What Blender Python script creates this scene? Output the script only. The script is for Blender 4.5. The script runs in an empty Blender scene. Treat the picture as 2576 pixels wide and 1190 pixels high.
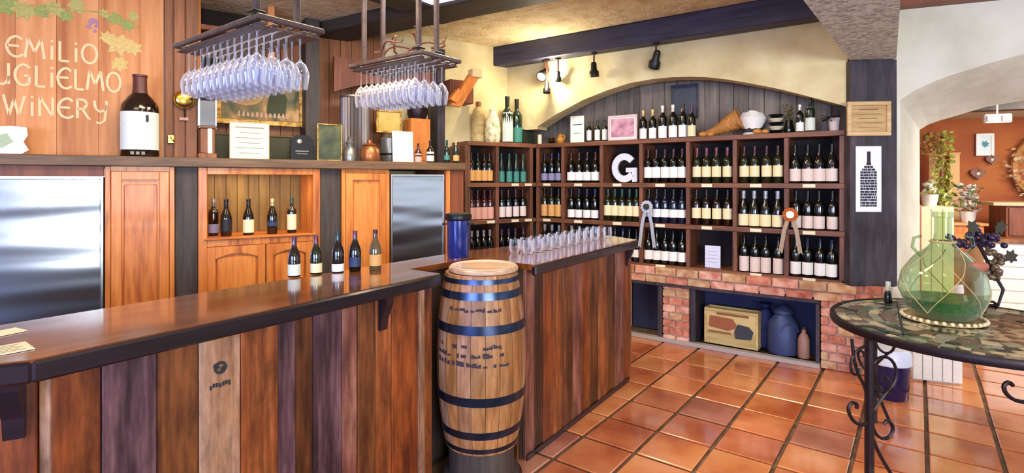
import bpy, bmesh, math, random
from mathutils import Vector, Matrix
random.seed(7)
PI = math.pi
S = bpy.context.scene
C = S.collection
FPX, U0, V0, H = 1352.0, 1288.0, 455.0, 1.5     # focal length in px, principal column, horizon row, eye height

# ---------------------------------------------------------------- camera
cam_d = bpy.data.cameras.new('camera'); cam = bpy.data.objects.new('camera', cam_d); C.objects.link(cam)
cam.location = (0, 0, H); cam.rotation_euler = (PI/2, 0, 0)
cam_d.sensor_fit = 'HORIZONTAL'; cam_d.sensor_width = 36.0; cam_d.lens = 36.0*FPX/2576.0
cam_d.shift_y = -(595.0-V0)/2576.0; cam_d.clip_start = 0.02; cam_d.clip_end = 100
S.camera = cam
# ---------------------------------------------------------------- world, light, exposure
w = bpy.data.worlds.new('World'); S.world = w; w.use_nodes = True
w.node_tree.nodes['Background'].inputs[0].default_value = (0.80, 0.88, 1.0, 1)
w.node_tree.nodes['Background'].inputs[1].default_value = 1.15
S.view_settings.view_transform = 'Standard'; S.view_settings.look = 'None'
S.view_settings.gamma = 1.0; S.view_settings.use_curve_mapping = False
S.view_settings.exposure = 0.30
def lamp(kind, loc, energy, col, size=0.1, tgt=None, spot=None, sy=None):
    d = bpy.data.lights.new('lamp_light', kind); d.energy = energy; d.color = col
    if kind == 'AREA':
        d.size = size
        if sy: d.shape = 'RECTANGLE'; d.size_y = sy
    elif kind == 'SUN': d.angle = size
    else: d.shadow_soft_size = size
    if spot: d.spot_size = spot; d.spot_blend = 0.6
    o = bpy.data.objects.new('lamp_light', d); C.objects.link(o); o.location = loc
    if tgt is not None:
        o.rotation_euler = (Vector(tgt)-Vector(loc)).to_track_quat('-Z', 'Y').to_euler()
    return o
WARM = (1.0, 0.80, 0.56); NEUT = (1.0, 0.93, 0.84); COOL = (0.36, 0.50, 1.0)
# the window front of the room lies behind and left of the camera: cool daylight
lamp('AREA', (-2.6, -3.1, 1.55), 230, COOL, 2.7, (-0.9, 2.4, 1.3), sy=1.25)
lamp('AREA', (2.2, -3.1, 1.55), 260, (0.84, 0.91, 1.0), 2.7, (1.4, 3.5, 2.2), sy=1.25)
# added area lamps below the ceilings, without fixtures, to brighten both rooms
lamp('AREA', (-1.2, 2.55, 2.88), 36, WARM, 1.2, (-1.3, 3.0, 0), sy=0.6)
lamp('AREA', (-2.0, 1.6, 2.88), 11, WARM, 1.0, (-2.4, 3.2, 1.6), sy=0.6)
lamp('AREA', (0.9, 3.2, 2.94), 45, WARM, 1.4, (1.2, 4.4, 0.8), sy=0.6)
lamp('AREA', (0.6, 1.2, 2.88), 40, NEUT, 1.4, (0.6, 2.4, 0), sy=0.8)
lamp('AREA', (5.3, 4.3, 2.15), 85, NEUT, 1.6, (5.2, 5.4, 0.2), sy=0.8)

# ---------------------------------------------------------------- geometry helpers
def hx(h):
    h = h.lstrip('#'); c = [int(h[i:i+2], 16)/255 for i in (0, 2, 4)]
    return tuple([(x/12.92 if x <= .04045 else ((x+.055)/1.055)**2.4) for x in c] + [1.0])
def av(u): return (u-U0)/FPX
def gz(u, v, z):                       # point at height z seen at pixel column u, row v
    y = (H-z)*FPX/(v-V0); return Vector((av(u)*y, y, z))
def zv(v, y): return H-(v-V0)*y/FPX
class Frame:                           # a wall line: s along it to the right, off away from the viewer
    def __init__(f, ox, oy, dx, dy):
        n = math.hypot(dx, dy); f.o = Vector((ox, oy)); f.d = Vector((dx/n, dy/n)); f.n = Vector((-dy/n, dx/n)); f.phi = math.atan2(dy, dx)
    def s(f, u, off=0):
        a = av(u); o = f.o+f.n*off
        return (a*o.y-o.x)/(f.d.x-a*f.d.y)
    def xy(f, s, off=0): return f.o+f.d*s+f.n*off
    def sz(f, u, v, off=0):
        s = f.s(u, off); return s, zv(v, f.xy(s, off).y)
    def q(f, x, y):
        r = Vector((x, y))-f.o; return r.dot(f.d), r.dot(f.n)
W = Frame(-.45, 4.9, 1.5, 1.0)
SH = Frame(.27, 5.85, 1.44, -1.0)
L = Frame(-.43, 5.38, 1.5, 1.0)
BAR = Frame(0, 0, .603, .798)          # s = p along the bar, off = q away from the viewer
A2 = Frame(2.95, 4.1, .93, -.37)

def new_mesh(name, vs, fs, smooth=False, ang=35):
    me = bpy.data.meshes.new(name); me.from_pydata([tuple(v) for v in vs], [], fs)
    bm = bmesh.new(); bm.from_mesh(me); bmesh.ops.recalc_face_normals(bm, faces=bm.faces); bm.to_mesh(me); bm.free()
    if smooth:
        me.polygons.foreach_set('use_smooth', [True]*len(me.polygons)); me.set_sharp_from_angle(angle=math.radians(ang))
    me.update(); return me
class MB:
    def __init__(m): m.v = []; m.f = []
    def add(m, vs, fs, mat=None):
        k = len(m.v); m.v += [tuple((mat @ Vector(v)) if mat else v) for v in vs]; m.f += [tuple(i+k for i in f) for f in fs]; return m
    def box(m, x0, x1, y0, y1, z0, z1, mat=None, b=0):
        if b <= 0:
            vs = [(x, y, z) for z in (z0, z1) for y in (y0, y1) for x in (x0, x1)]
            return m.add(vs, [(0, 1, 3, 2), (4, 5, 7, 6), (0, 1, 5, 4), (2, 3, 7, 6), (0, 2, 6, 4), (1, 3, 7, 5)], mat)
        bm = bmesh.new(); bmesh.ops.create_cube(bm, size=1)
        for v in bm.verts:
            v.co = Vector((x0+(v.co.x+.5)*(x1-x0), y0+(v.co.y+.5)*(y1-y0), z0+(v.co.z+.5)*(z1-z0)))
        bmesh.ops.bevel(bm, geom=bm.edges[:], offset=b, segments=1, affect='EDGES')
        bm.verts.index_update(); vs = [v.co.copy() for v in bm.verts]; fs = [[v.index for v in f.verts] for f in bm.faces]; bm.free()
        return m.add(vs, fs, mat)
    def lathe(m, prof, n=16, mat=None, a0=0, a1=2*PI):
        full = abs(a1-a0-2*PI) < 1e-6; cnt = n if full else n+1; vs = []; fs = []
        for i in range(cnt):
            a = a0+(a1-a0)*i/n; c, s = math.cos(a), math.sin(a)
            for r, z in prof: vs.append((r*c, r*s, z))
        k = len(prof)
        for i in range(n):
            j = (i+1) % cnt
            for q in range(k-1):
                r0, r1 = prof[q][0], prof[q+1][0]
                a, b, c2, d = i*k+q, j*k+q, j*k+q+1, i*k+q+1
                if r0 < 1e-7 and r1 < 1e-7: continue
                if r0 < 1e-7: fs.append((a, c2, d))
                elif r1 < 1e-7: fs.append((a, b, d))
                else: fs.append((a, b, c2, d))
        return m.add(vs, fs, mat)
    def tube(m, pts, r, n=8, mat=None, closed=False):
        pts = [Vector(p) for p in pts]; N = len(pts); vs = []; fs = []
        rs = r if isinstance(r, (list, tuple)) else [r]*N
        up = Vector((0, 0, 1)); prev = None
        for i, p in enumerate(pts):
            if closed: t = (pts[(i+1) % N]-pts[i-1]).normalized()
            else: t = (pts[min(i+1, N-1)]-pts[max(i-1, 0)]).normalized()
            if prev is None:
                x = t.cross(up)
                if x.length < 1e-3: x = t.cross(Vector((1, 0, 0)))
            else: x = prev-t*prev.dot(t)
            if x.length < 1e-6: x = t.cross(Vector((0, 1, 0)))
            x.normalize(); prev = x; y = t.cross(x)
            for k in range(n):
                a = 2*PI*k/n; vs.append(p+(x*math.cos(a)+y*math.sin(a))*rs[i])
        for i in range(N if closed else N-1):
            j = (i+1) % N
            for k in range(n): fs.append((i*n+k, i*n+(k+1) % n, j*n+(k+1) % n, j*n+k))
        if not closed: fs.append(tuple(range(n))); fs.append(tuple((N-1)*n+k for k in range(n)))
        return m.add(vs, fs, mat)
    def prism(m, poly, z0, z1, mat=None):       # polygon in xy extruded in z
        n = len(poly); vs = [(p[0], p[1], z0) for p in poly]+[(p[0], p[1], z1) for p in poly]
        fs = [tuple(range(n)), tuple(range(n, 2*n))]+[(i, (i+1) % n, n+(i+1) % n, n+i) for i in range(n)]
        return m.add(vs, fs, mat)
    def xprism(m, poly, y0, y1, mat=None):      # polygon in xz extruded in y
        n = len(poly); vs = [(p[0], y0, p[1]) for p in poly]+[(p[0], y1, p[1]) for p in poly]
        fs = [tuple(range(n)), tuple(range(n, 2*n))]+[(i, (i+1) % n, n+(i+1) % n, n+i) for i in range(n)]
        return m.add(vs, fs, mat)
    def strip(m, xs, lo, hi, y0, y1):           # slab between two height profiles over xs
        n = len(xs); vs = []
        for x, a, b in zip(xs, lo, hi): vs += [(x, y0, a), (x, y0, b), (x, y1, a), (x, y1, b)]
        fs = [(0, 1, 3, 2), (4*n-4, 4*n-3, 4*n-1, 4*n-2)]
        for i in range(n-1):
            a, b = 4*i, 4*i+4; fs += [(a, b, b+1, a+1), (a+2, b+2, b+3, a+3), (a, b, b+2, a+2), (a+1, b+1, b+3, a+3)]
        return m.add(vs, fs)
    def ball(m, c, r, n=10, k=6, sc=(1, 1, 1)):
        prof = [(r*math.sin(PI*i/k), -r*math.cos(PI*i/k)) for i in range(k+1)]
        prof[0] = (0, -r); prof[-1] = (0, r)
        return m.lathe(prof, n, Matrix.Translation(c) @ Matrix.Diagonal((*sc, 1)))
    def mesh(m, name, smooth=False, ang=35): return new_mesh(name, m.v, m.f, smooth, ang)

def tag(o, label=None, cat=None, group=None, kind=None):
    if label: o['label'] = label
    if cat: o['category'] = cat
    if group: o['group'] = group
    if kind: o['kind'] = kind
    return o
def obj(name, me, mat, parent=None, loc=None, rz=0, smooth=False, ang=35, label=None):
    if isinstance(me, MB): me = me.mesh(name, smooth, ang)
    if mat is not None and not me.materials: me.materials.append(mat)
    o = bpy.data.objects.new(name, me); C.objects.link(o)
    if parent: o.parent = parent
    if loc is not None: o.location = loc
    if rz: o.rotation_euler[2] = rz
    if label: o['label'] = label
    return o
def thing(name, label, cat, loc=(0, 0, 0), rz=0, group=None, kind=None):
    o = bpy.data.objects.new(name, None); C.objects.link(o); o.empty_display_size = .05
    o.location = loc; o.rotation_euler[2] = rz
    return tag(o, label, cat, group, kind)
def struct(name, me, mat, loc=None, rz=0, smooth=False, label=None, parent=None):
    o = obj(name, me, mat, parent, loc, rz, smooth); o['kind'] = 'structure'
    if label: o['label'] = label
    return o
def on(fr, u, off, z): p = fr.xy(fr.s(u, off), off); return (p.x, p.y, z)
def onz(fr, u, off, v):
    p = fr.xy(fr.s(u, off), off); return (p.x, p.y, zv(v, p.y))
def copy_tree(o, parent=None):
    c = o.copy(); C.objects.link(c); c.parent = parent
    for ch in o.children: copy_tree(ch, c)
    return c

# ---------------------------------------------------------------- materials
MATS = {}
def base_mat(name):
    m = bpy.data.materials.new(name); m.use_nodes = True; nt = m.node_tree
    return m, nt, nt.nodes['Principled BSDF']
def plain(name, col, rough=.5, metal=0, spec=.5, bump=0, bscale=60, var=0, emit=0, coat=0):
    if name in MATS: return MATS[name]
    m, nt, b = base_mat(name); c = hx(col) if isinstance(col, str) else col
    b.inputs['Base Color'].default_value = c; b.inputs['Roughness'].default_value = rough
    b.inputs['Metallic'].default_value = metal; b.inputs['Specular IOR Level'].default_value = spec
    if coat: b.inputs['Coat Weight'].default_value = coat; b.inputs['Coat Roughness'].default_value = .15
    if emit: b.inputs['Emission Color'].default_value = c; b.inputs['Emission Strength'].default_value = emit
    tc = nt.nodes.new('ShaderNodeTexCoord')
    n = nt.nodes.new('ShaderNodeTexNoise'); n.inputs['Scale'].default_value = bscale; n.inputs['Detail'].default_value = 5
    nt.links.new(tc.outputs['Object'], n.inputs['Vector'])
    v = var or .06
    mp = nt.nodes.new('ShaderNodeMapRange'); mp.inputs['From Min'].default_value = .3; mp.inputs['From Max'].default_value = .7
    mp.inputs['To Min'].default_value = 1-v; mp.inputs['To Max'].default_value = 1+v
    nt.links.new(n.outputs['Fac'], mp.inputs['Value'])
    hs = nt.nodes.new('ShaderNodeHueSaturation'); hs.inputs['Color'].default_value = c
    nt.links.new(mp.outputs['Result'], hs.inputs['Value']); nt.links.new(hs.outputs['Color'], b.inputs['Base Color'])
    if bump:
        bp = nt.nodes.new('ShaderNodeBump'); bp.inputs['Strength'].default_value = bump; bp.inputs['Distance'].default_value = .01
        nt.links.new(n.outputs['Fac'], bp.inputs['Height']); nt.links.new(bp.outputs['Normal'], b.inputs['Normal'])
    MATS[name] = m; return m
def wood(name, c1, c2, rough=.45, axis='z', sc=9, rand=.25, bump=.25, coat=0, c3=None, spec=.5, knots=.0, dirt=0):
    if name in MATS: return MATS[name]
    m, nt, b = base_mat(name); N = nt.nodes.new; Lk = nt.links.new
    tc = N('ShaderNodeTexCoord'); oi = N('ShaderNodeObjectInfo')
    sm = N('ShaderNodeVectorMath'); sm.operation = 'SCALE'; sm.inputs[0].default_value = (7.3, 3.1, 5.7)
    Lk(oi.outputs['Random'], sm.inputs['Scale'])
    ad = N('ShaderNodeVectorMath'); ad.operation = 'ADD'; Lk(tc.outputs['Object'], ad.inputs[0]); Lk(sm.outputs[0], ad.inputs[1])
    mp = N('ShaderNodeMapping'); s = {'x': (.09, 1, 1), 'y': (1, .09, 1), 'z': (1, 1, .09)}[axis]
    mp.inputs['Scale'].default_value = s; Lk(ad.outputs[0], mp.inputs['Vector'])
    n1 = N('ShaderNodeTexNoise'); n1.inputs['Scale'].default_value = sc; n1.inputs['Detail'].default_value = 8; n1.inputs['Distortion'].default_value = 1.2
    n2 = N('ShaderNodeTexNoise'); n2.inputs['Scale'].default_value = sc*7; n2.inputs['Detail'].default_value = 4
    Lk(mp.outputs[0], n1.inputs['Vector']); Lk(mp.outputs[0], n2.inputs['Vector'])
    mx = N('ShaderNodeMath'); mx.operation = 'MULTIPLY_ADD'; mx.inputs[1].default_value = .45; Lk(n2.outputs['Fac'], mx.inputs[0])
    m2 = N('ShaderNodeMath'); m2.operation = 'MULTIPLY'; m2.inputs[1].default_value = .62; Lk(n1.outputs['Fac'], m2.inputs[0]); Lk(m2.outputs[0], mx.inputs[2])
    cr = N('ShaderNodeValToRGB'); cr.color_ramp.elements[0].position = .36; cr.color_ramp.elements[0].color = hx(c1)
    cr.color_ramp.elements[1].position = .66; cr.color_ramp.elements[1].color = hx(c2)
    if c3: e = cr.color_ramp.elements.new(.5); e.color = hx(c3)
    Lk(mx.outputs[0], cr.inputs['Fac'])
    hs = N('ShaderNodeHueSaturation'); mr = N('ShaderNodeMapRange'); mr.inputs['To Min'].default_value = 1-rand; mr.inputs['To Max'].default_value = 1+rand
    Lk(oi.outputs['Random'], mr.inputs['Value']); Lk(mr.outputs[0], hs.inputs['Value']); Lk(cr.outputs[0], hs.inputs['Color'])
    if dirt:
        m3 = N('ShaderNodeMapping'); m3.inputs['Scale'].default_value = {'x': (.3, 1, 1), 'y': (1, .3, 1), 'z': (1, 1, .3)}[axis]; Lk(ad.outputs[0], m3.inputs['Vector'])
        n3 = N('ShaderNodeTexNoise'); n3.inputs['Scale'].default_value = 9; n3.inputs['Detail'].default_value = 10; n3.inputs['Roughness'].default_value = .7; Lk(m3.outputs[0], n3.inputs['Vector'])
        r3 = N('ShaderNodeMapRange'); r3.inputs['From Min'].default_value = .38; r3.inputs['From Max'].default_value = .6; r3.inputs['To Min'].default_value = 1-dirt; r3.inputs['To Max'].default_value = 1.08
        Lk(n3.outputs['Fac'], r3.inputs['Value'])
        mm = N('ShaderNodeMix'); mm.data_type = 'RGBA'; mm.blend_type = 'MULTIPLY'; mm.inputs[0].default_value = 1
        Lk(hs.outputs[0], mm.inputs[6]); Lk(r3.outputs[0], mm.inputs[7]); Lk(mm.outputs[2], b.inputs['Base Color'])
    else: Lk(hs.outputs[0], b.inputs['Base Color'])
    b.inputs['Roughness'].default_value = rough; b.inputs['Specular IOR Level'].default_value = spec
    if coat: b.inputs['Coat Weight'].default_value = coat; b.inputs['Coat Roughness'].default_value = .08
    if bump:
        bp = N('ShaderNodeBump'); bp.inputs['Strength'].default_value = bump; bp.inputs['Distance'].default_value = .004
        Lk(mx.outputs[0], bp.inputs['Height']); Lk(bp.outputs['Normal'], b.inputs['Normal'])
    MATS[name] = m; return m
def blotch(name, cols, scale=6, rough=.5, bump=.3, stretch=(1, 1, 1), voronoi=False, coat=0, dist=0, metal=0, rand=0, bdist=.01, spec=.5):
    if name in MATS: return MATS[name]
    m, nt, b = base_mat(name); N = nt.nodes.new; Lk = nt.links.new
    tc = N('ShaderNodeTexCoord'); mp = N('ShaderNodeMapping'); mp.inputs['Scale'].default_value = stretch
    src = tc.outputs['Object']
    if rand:
        oi = N('ShaderNodeObjectInfo'); sm = N('ShaderNodeVectorMath'); sm.operation = 'SCALE'; sm.inputs[0].default_value = (9.3, 4.1, 6.7)
        Lk(oi.outputs['Random'], sm.inputs['Scale']); ad = N('ShaderNodeVectorMath'); Lk(src, ad.inputs[0]); Lk(sm.outputs[0], ad.inputs[1]); src = ad.outputs[0]
    Lk(src, mp.inputs['Vector'])
    if voronoi: n = N('ShaderNodeTexVoronoi'); n.inputs['Scale'].default_value = scale; out = n.outputs['Color']
    else: n = N('ShaderNodeTexNoise'); n.inputs['Scale'].default_value = scale; n.inputs['Detail'].default_value = 6; n.inputs['Distortion'].default_value = dist; out = n.outputs['Fac']
    Lk(mp.outputs[0], n.inputs['Vector'])
    cr = N('ShaderNodeValToRGB'); k = len(cols); lo, hi = (.0, 1.0) if voronoi else (.33, .68)
    els = cr.color_ramp.elements
    els[0].position = lo; els[0].color = hx(cols[0]); els[1].position = hi; els[1].color = hx(cols[-1])
    for i in range(1, k-1): e = els.new(lo+(hi-lo)*i/(k-1)); e.color = hx(cols[i])
    if voronoi: cr.color_ramp.interpolation = 'CONSTANT'
    Lk(out, cr.inputs['Fac']); res = cr.outputs[0]
    if rand:
        hs = N('ShaderNodeHueSaturation'); mr = N('ShaderNodeMapRange'); mr.inputs['To Min'].default_value = 1-rand; mr.inputs['To Max'].default_value = 1+rand
        Lk(oi.outputs['Random'], mr.inputs['Value']); Lk(mr.outputs[0], hs.inputs['Value']); Lk(res, hs.inputs['Color']); res = hs.outputs[0]
    Lk(res, b.inputs['Base Color']); b.inputs['Roughness'].default_value = rough; b.inputs['Metallic'].default_value = metal
    b.inputs['Specular IOR Level'].default_value = spec
    if coat: b.inputs['Coat Weight'].default_value = coat; b.inputs['Coat Roughness'].default_value = .1
    if bump:
        n3 = N('ShaderNodeTexNoise'); n3.inputs['Scale'].default_value = scale*4; n3.inputs['Detail'].default_value = 5; Lk(mp.outputs[0], n3.inputs['Vector'])
        bp = N('ShaderNodeBump'); bp.inputs['Strength'].default_value = bump; bp.inputs['Distance'].default_value = bdist
        Lk(n3.outputs['Fac'], bp.inputs['Height']); Lk(bp.outputs['Normal'], b.inputs['Normal'])
    MATS[name] = m; return m
def thin_glass(name, tint, refl=.9, blend=.35, rough=.03, add=None):
    if name in MATS: return MATS[name]
    m = bpy.data.materials.new(name); m.use_nodes = True; nt = m.node_tree; nt.nodes.clear(); N = nt.nodes.new
    o = N('ShaderNodeOutputMaterial'); tr = N('ShaderNodeBsdfTransparent'); tr.inputs[0].default_value = hx(tint)
    gl = N('ShaderNodeBsdfGlossy'); gl.inputs['Roughness'].default_value = rough; gl.inputs[0].default_value = (refl, refl, refl, 1)
    lw = N('ShaderNodeLayerWeight'); lw.inputs[0].default_value = blend
    mx = N('ShaderNodeMixShader'); nt.links.new(lw.outputs['Facing'], mx.inputs[0]); nt.links.new(tr.outputs[0], mx.inputs[1])
    if add:
        df = N('ShaderNodeBsdfDiffuse'); df.inputs[0].default_value = hx(add); m3 = N('ShaderNodeMixShader'); m3.inputs[0].default_value = .45
        nt.links.new(gl.outputs[0], m3.inputs[1]); nt.links.new(df.outputs[0], m3.inputs[2]); nt.links.new(m3.outputs[0], mx.inputs[2])
    else: nt.links.new(gl.outputs[0], mx.inputs[2])
    nt.links.new(mx.outputs[0], o.inputs[0]); MATS[name] = m; return m

M_cab = wood('honey_wood', '94481A', 'DC8A3E', .42, 'z', 7, .06, .12, coat=.1, c3='C6702A')
M_cabx = wood('honey_wood_x', '944A18', 'D27E34', .42, 'x', 7, .06, .12, coat=.1, c3='B86422')
M_sign = wood('sign_board_wood', 'A8602E', 'DA9A62', .6, 'z', 3.5, .04, .08, c3='C8824A')
M_dark = wood('dark_post_wood', '2A211C', '4B3F36', .6, 'z', 9, .05, .3)
M_beam = wood('beam_wood', '20202E', '45435A', .55, 'x', 6, .05, .35)
M_post = wood('post_wood', '241F26', '4C4048', .6, 'z', 7, .05, .4, dirt=.4)
M_beam1 = wood('brown_beam_wood', '1A1512', '3C342E', .6, 'x', 6, .05, .35)
M_mantel = wood('mantel_wood', '46301F', '80603F', .5, 'x', 8, .05, .3)
M_brown = wood('brown_panel_wood', '6A3A20', '9C6238', .55, 'z', 6, .12, .3)
M_red = wood('red_brown_wood', '5A2A17', '8A4A2A', .5, 'z', 6, .12, .3)
M_shelf = wood('shelf_wood', '4A2A1B', '8A5638', .5, 'x', 8, .15, .25)
M_shelfz = wood('shelf_upright_wood', '4A2A1B', '855338', .5, 'z', 8, .15, .25)
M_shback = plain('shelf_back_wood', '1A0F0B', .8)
M_top = wood('counter_wood', '4A2412', '8A5026', .16, 'x', 5, .0, .05, coat=.8, c3='6E3A1C')
M_edge = wood('counter_edge_wood', '100A10', '261620', .3, 'x', 7, .0, .1, coat=.3)
PL = [wood('bar_plank_%s' % n, a, b_, .38, 'z', 8, .08, .5, c3=c, dirt=.62) for n, a, b_, c in (
    ('russet', '56200C', 'A0501F', '7C3612'), ('plum', '2C1A20', '7C5658', '50323A'), ('honey', '7A4C30', 'C4967A', 'A0704F'),
    ('cedar', '5A2810', 'B06434', '8A4620'), ('umber', '2E140A', '804822', '5A2E14'), ('rose', '542A26', 'A26C58', '7C463A'))]
M_grey = wood('grey_wall_board', '5A5048', '8C7F72', .7, 'z', 6, .15, .4)
M_olive = wood('niche_board', '5C4012', '8E6C2C', .6, 'z', 8, .15, .3)
M_cream = blotch('cream_stucco', ['C8B684', 'DBCA98', 'E6D9AA'], 3, .85, .5, bdist=.02)
M_white = blotch('white_stucco', ['CFC9B4', 'DDD8C4', 'E6E1D0'], 2.5, .85, .5, bdist=.02)
M_ceil = blotch('ceiling_stucco', ['CDB890', 'E2CDA4', 'ECDCB8'], 8, .9, .8, bdist=.02)
M_pop = blotch('rough_popcorn_stucco', ['A29F90', 'D8D5C6', 'F4F2E6'], 34, .95, .8, bdist=.015)
M_steel = None
def steel():
    m, nt, b = base_mat('brushed_steel'); N = nt.nodes.new
    b.inputs['Metallic'].default_value = 1; b.inputs['Roughness'].default_value = .22; b.inputs['Base Color'].default_value = hx('BFC4CC')
    tc = N('ShaderNodeTexCoord'); mp = N('ShaderNodeMapping'); mp.inputs['Scale'].default_value = (.3, 1, 2.2)
    n = N('ShaderNodeTexNoise'); n.inputs['Scale'].default_value = 2.0; n.inputs['Detail'].default_value = 1
    bp = N('ShaderNodeBump'); bp.inputs['Strength'].default_value = .5; bp.inputs['Distance'].default_value = .06
    nt.links.new(tc.outputs['Object'], mp.inputs['Vector']); nt.links.new(mp.outputs[0], n.inputs['Vector'])
    nt.links.new(n.outputs['Fac'], bp.inputs['Height']); nt.links.new(bp.outputs[0], b.inputs['Normal']); return m
M_steel = steel()
M_trimst = plain('steel_trim', 'D9DAD8', .3, 1)
M_black = plain('black_metal', '0D0D10', .4, .3)
M_iron = plain('wrought_iron', '2A1D22', .45, .6, var=.2)
M_brass = plain('brass', 'C89B4A', .25, 1)
M_gold = blotch('gold_frame', ['8A6424', 'C89A48', 'E2C078'], 25, .4, .6, metal=.5)
M_paper = plain('white_paper', 'F2EFE6', .7)
M_cream_p = plain('cream_paper', 'E9DFBE', .7)
M_ink = plain('ink', '2A2A2A', .7)
M_greyink = plain('grey_print', '8C8878', .8)
M_glass = thin_glass('clear_glass', 'F4F6FF', 1.0, .58, .10, 'FAFBFF')
M_green = thin_glass('green_glass', 'D4E4CC', .9, .25, .03, 'B9CDB4')
M_lab = {k: plain('label_'+k, c, .6, var=.08, bscale=90) for k, c in dict(white='F0EDE8', cream='E9DDAE', orange='D9A05A', teal='3E8577', pink='D9A08C', lilac='8A86A8', navy='27365A', blush='E2CFC4', black='15131A', pale='D8DFD0').items()}
M_cap = {k: plain('capsule_'+k, c, .35, .3) for k, c in dict(red='3C141C', gold='D8B878', black='0C0A0E', green='1A4438', rose='6A3846', navy='141C38', white='E6E2D8', violet='5A3050', silver='9AA0A8').items()}
M_bot = {k: plain('bottle_'+k, c, .12, 0, .8) for k, c in dict(dark='080A08', green='12281A', amber='1C0D07', olive='1A1E0C', navy='10182C', teal='0C2A2A', clear='5A4A30', red='3A1010').items()}

# ---------------------------------------------------------------- the setting
# floor: recessed grout bed with single terracotta tiles
bed = MB(); bed.add([(-6, -2, -.012), (9, -2, -.012), (9, 10, -.012), (-6, 10, -.012), (-6, -2, -.1), (9, -2, -.1), (9, 10, -.1), (-6, 10, -.1)], [(0, 1, 2, 3), (4, 5, 6, 7), (0, 1, 5, 4), (1, 2, 6, 5), (2, 3, 7, 6), (3, 0, 4, 7)])
floor = struct('floor', bed, blotch('grout', ['5A4430', '80644A'], 12, .9, .3), label='terracotta tiled floor with recessed dark grout joints')
tiles_m = [blotch('terracotta_%s' % n, c, 3, .2, .12, rand=.10, bdist=.003, spec=.6, coat=.7) for n, c in (
    ('orange', ['B65C30', 'D6824A', 'E29860']), ('rust', ['A85430', 'C87246', 'D48658']), ('rose', ['A05C46', 'BC7A60', 'C88C70']))]
PT = .322
def tile_mesh(k):
    h = PT/2-.010-.001*k; m = MB().box(-h, h, -h, h, -.012, .001, None, .004); me = m.mesh('tile'); return me
tms = []
for k, mt in enumerate(tiles_m):
    me = tile_mesh(k); me.materials.append(mt); tms.append(me)
tl = []
d1 = Vector((.603, .798)); d2 = Vector((-.798, .603)); org = Vector((1.126, 3.027))
for i in range(-12, 26):
    for j in range(-26, 12):
        c = org+d1*(i+.5)*PT+d2*(j+.5)*PT
        if c.y < 2.3: continue
        u = U0+FPX*c.x/c.y; v = V0+H*FPX/c.y
        if u < 1010 or u > 2720 or v > 1330 or c.y > 7.6: continue
        p, q = BAR.q(c.x, c.y)
        if q > 1.62+PT*.4 and p < 3.7: continue
        s, f = SH.q(c.x, c.y)
        if f > .02 and s < 3.05: continue
        tl.append((c.y, c))
tl.sort(key=lambda t: t[0])
random.seed(3)
for y, c in tl[:300]:
    k = random.choice((0, 0, 0, 1, 1, 2))
    o = obj('tile', tms[k], None, floor, (c.x, c.y, random.uniform(-.0015, .001)), BAR.phi)

rear = MB()
for b in ((-5, 8, 0, .9), (-5, 8, 2.2, 2.98), (-5, -4, .9, 2.2), (-1.2, .8, .9, 2.2), (3.6, 8, .9, 2.2)): rear.box(b[0], b[1], -3.3, -3.2, b[2], b[3])
struct('wall_rear', rear, wood('rear_wall_wood', '4A2E1C', '7A5234', .7, 'z', 5, 0, .2), label='wooden front wall behind the viewer with two wide windows')
side = MB().box(-4.9, -4.8, -3.2, 2.6, 0, 2.98)  # unseen wall, added to cut cool light from the open left side
struct('wall_left_front', side, plain('side_plaster', 'C8A884', .85), label='added plain plaster side wall, out of view left of the viewer')
fl2 = MB().box(-6, 9, -3.3, -2, -.1, -.012)
struct('floor_1', fl2, plain('rear_floor', 'A85C38', .4), label='terracotta coloured floor behind the viewer')
# bar back wall, lower carcass and upper wall
def wall_box(fr, s0, s1, f0, f1, z0, z1, name, mat, kind=True, label=None, parent=None, b=0):
    m = MB().box(s0, s1, f0, f1, z0, z1, None, b)
    p = fr.o
    o = obj(name, m, mat, parent, (p.x, p.y, 0) if parent is None else None, fr.phi if parent is None else 0)
    if kind: o['kind'] = 'structure'
    if label: o['label'] = label
    return o
sW = lambda u, off=0: W.s(u, off)
ZM0, ZM1 = 1.595, 1.66
CEIL, CEILN = 2.98, 2.92
sL = sW(-190); sR = sW(1165)
# sign wall (left part) with single boards
wl = wall_box(W, sL-.3, sW(412, .25), .27, .33, ZM1, CEILN, 'wall_sign', M_brown, label='vertical board wall behind the painted winery lettering')
edges = [-190, -100, -10, 38, 142, 248, 352, 412]
for a, b in zip(edges[:-1], edges[1:]):
    obj('plank', MB().box(sW(a, .25)+.0007, sW(b, .25)-.0007, .25, .272, ZM1, CEILN, None, .001), M_sign, wl)
# column between the lettering and the alcove
wc = wall_box(W, sW(414, .25), sW(497, .2), .24, .8, ZM1, CEILN, 'wall_column', M_red, label='reddish brown boarded pier right of the painted lettering')
for a, b in ((414, 436), (437, 466), (467, 497)):
    obj('plank', MB().box(sW(a, .22)+.002, sW(b, .22)-.002, .22, .245, ZM1, CEILN, None, .003), M_brown, wc)
wb = wall_box(W, sW(480, .8), 2.4, .8, .9, 1.0, CEIL, 'wall_back', M_brown, label='brown boarded wall at the back of the upper shelf')
a = sW(497, .78); e = sW(1135, .78)
n = 22
for i in range(n):
    obj('plank', MB().box(a+(e-a)*i/n+.002, a+(e-a)*(i+1)/n-.002, .778, .805, ZM1, CEIL, None, .002), M_brown, wb)
# ceiling slabs
cf = MB().box(-5, 8, -3.3, 11, CEIL, CEIL+.1)
struct('ceiling', cf, M_ceil, label='cream stucco ceiling between dark beams')
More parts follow.
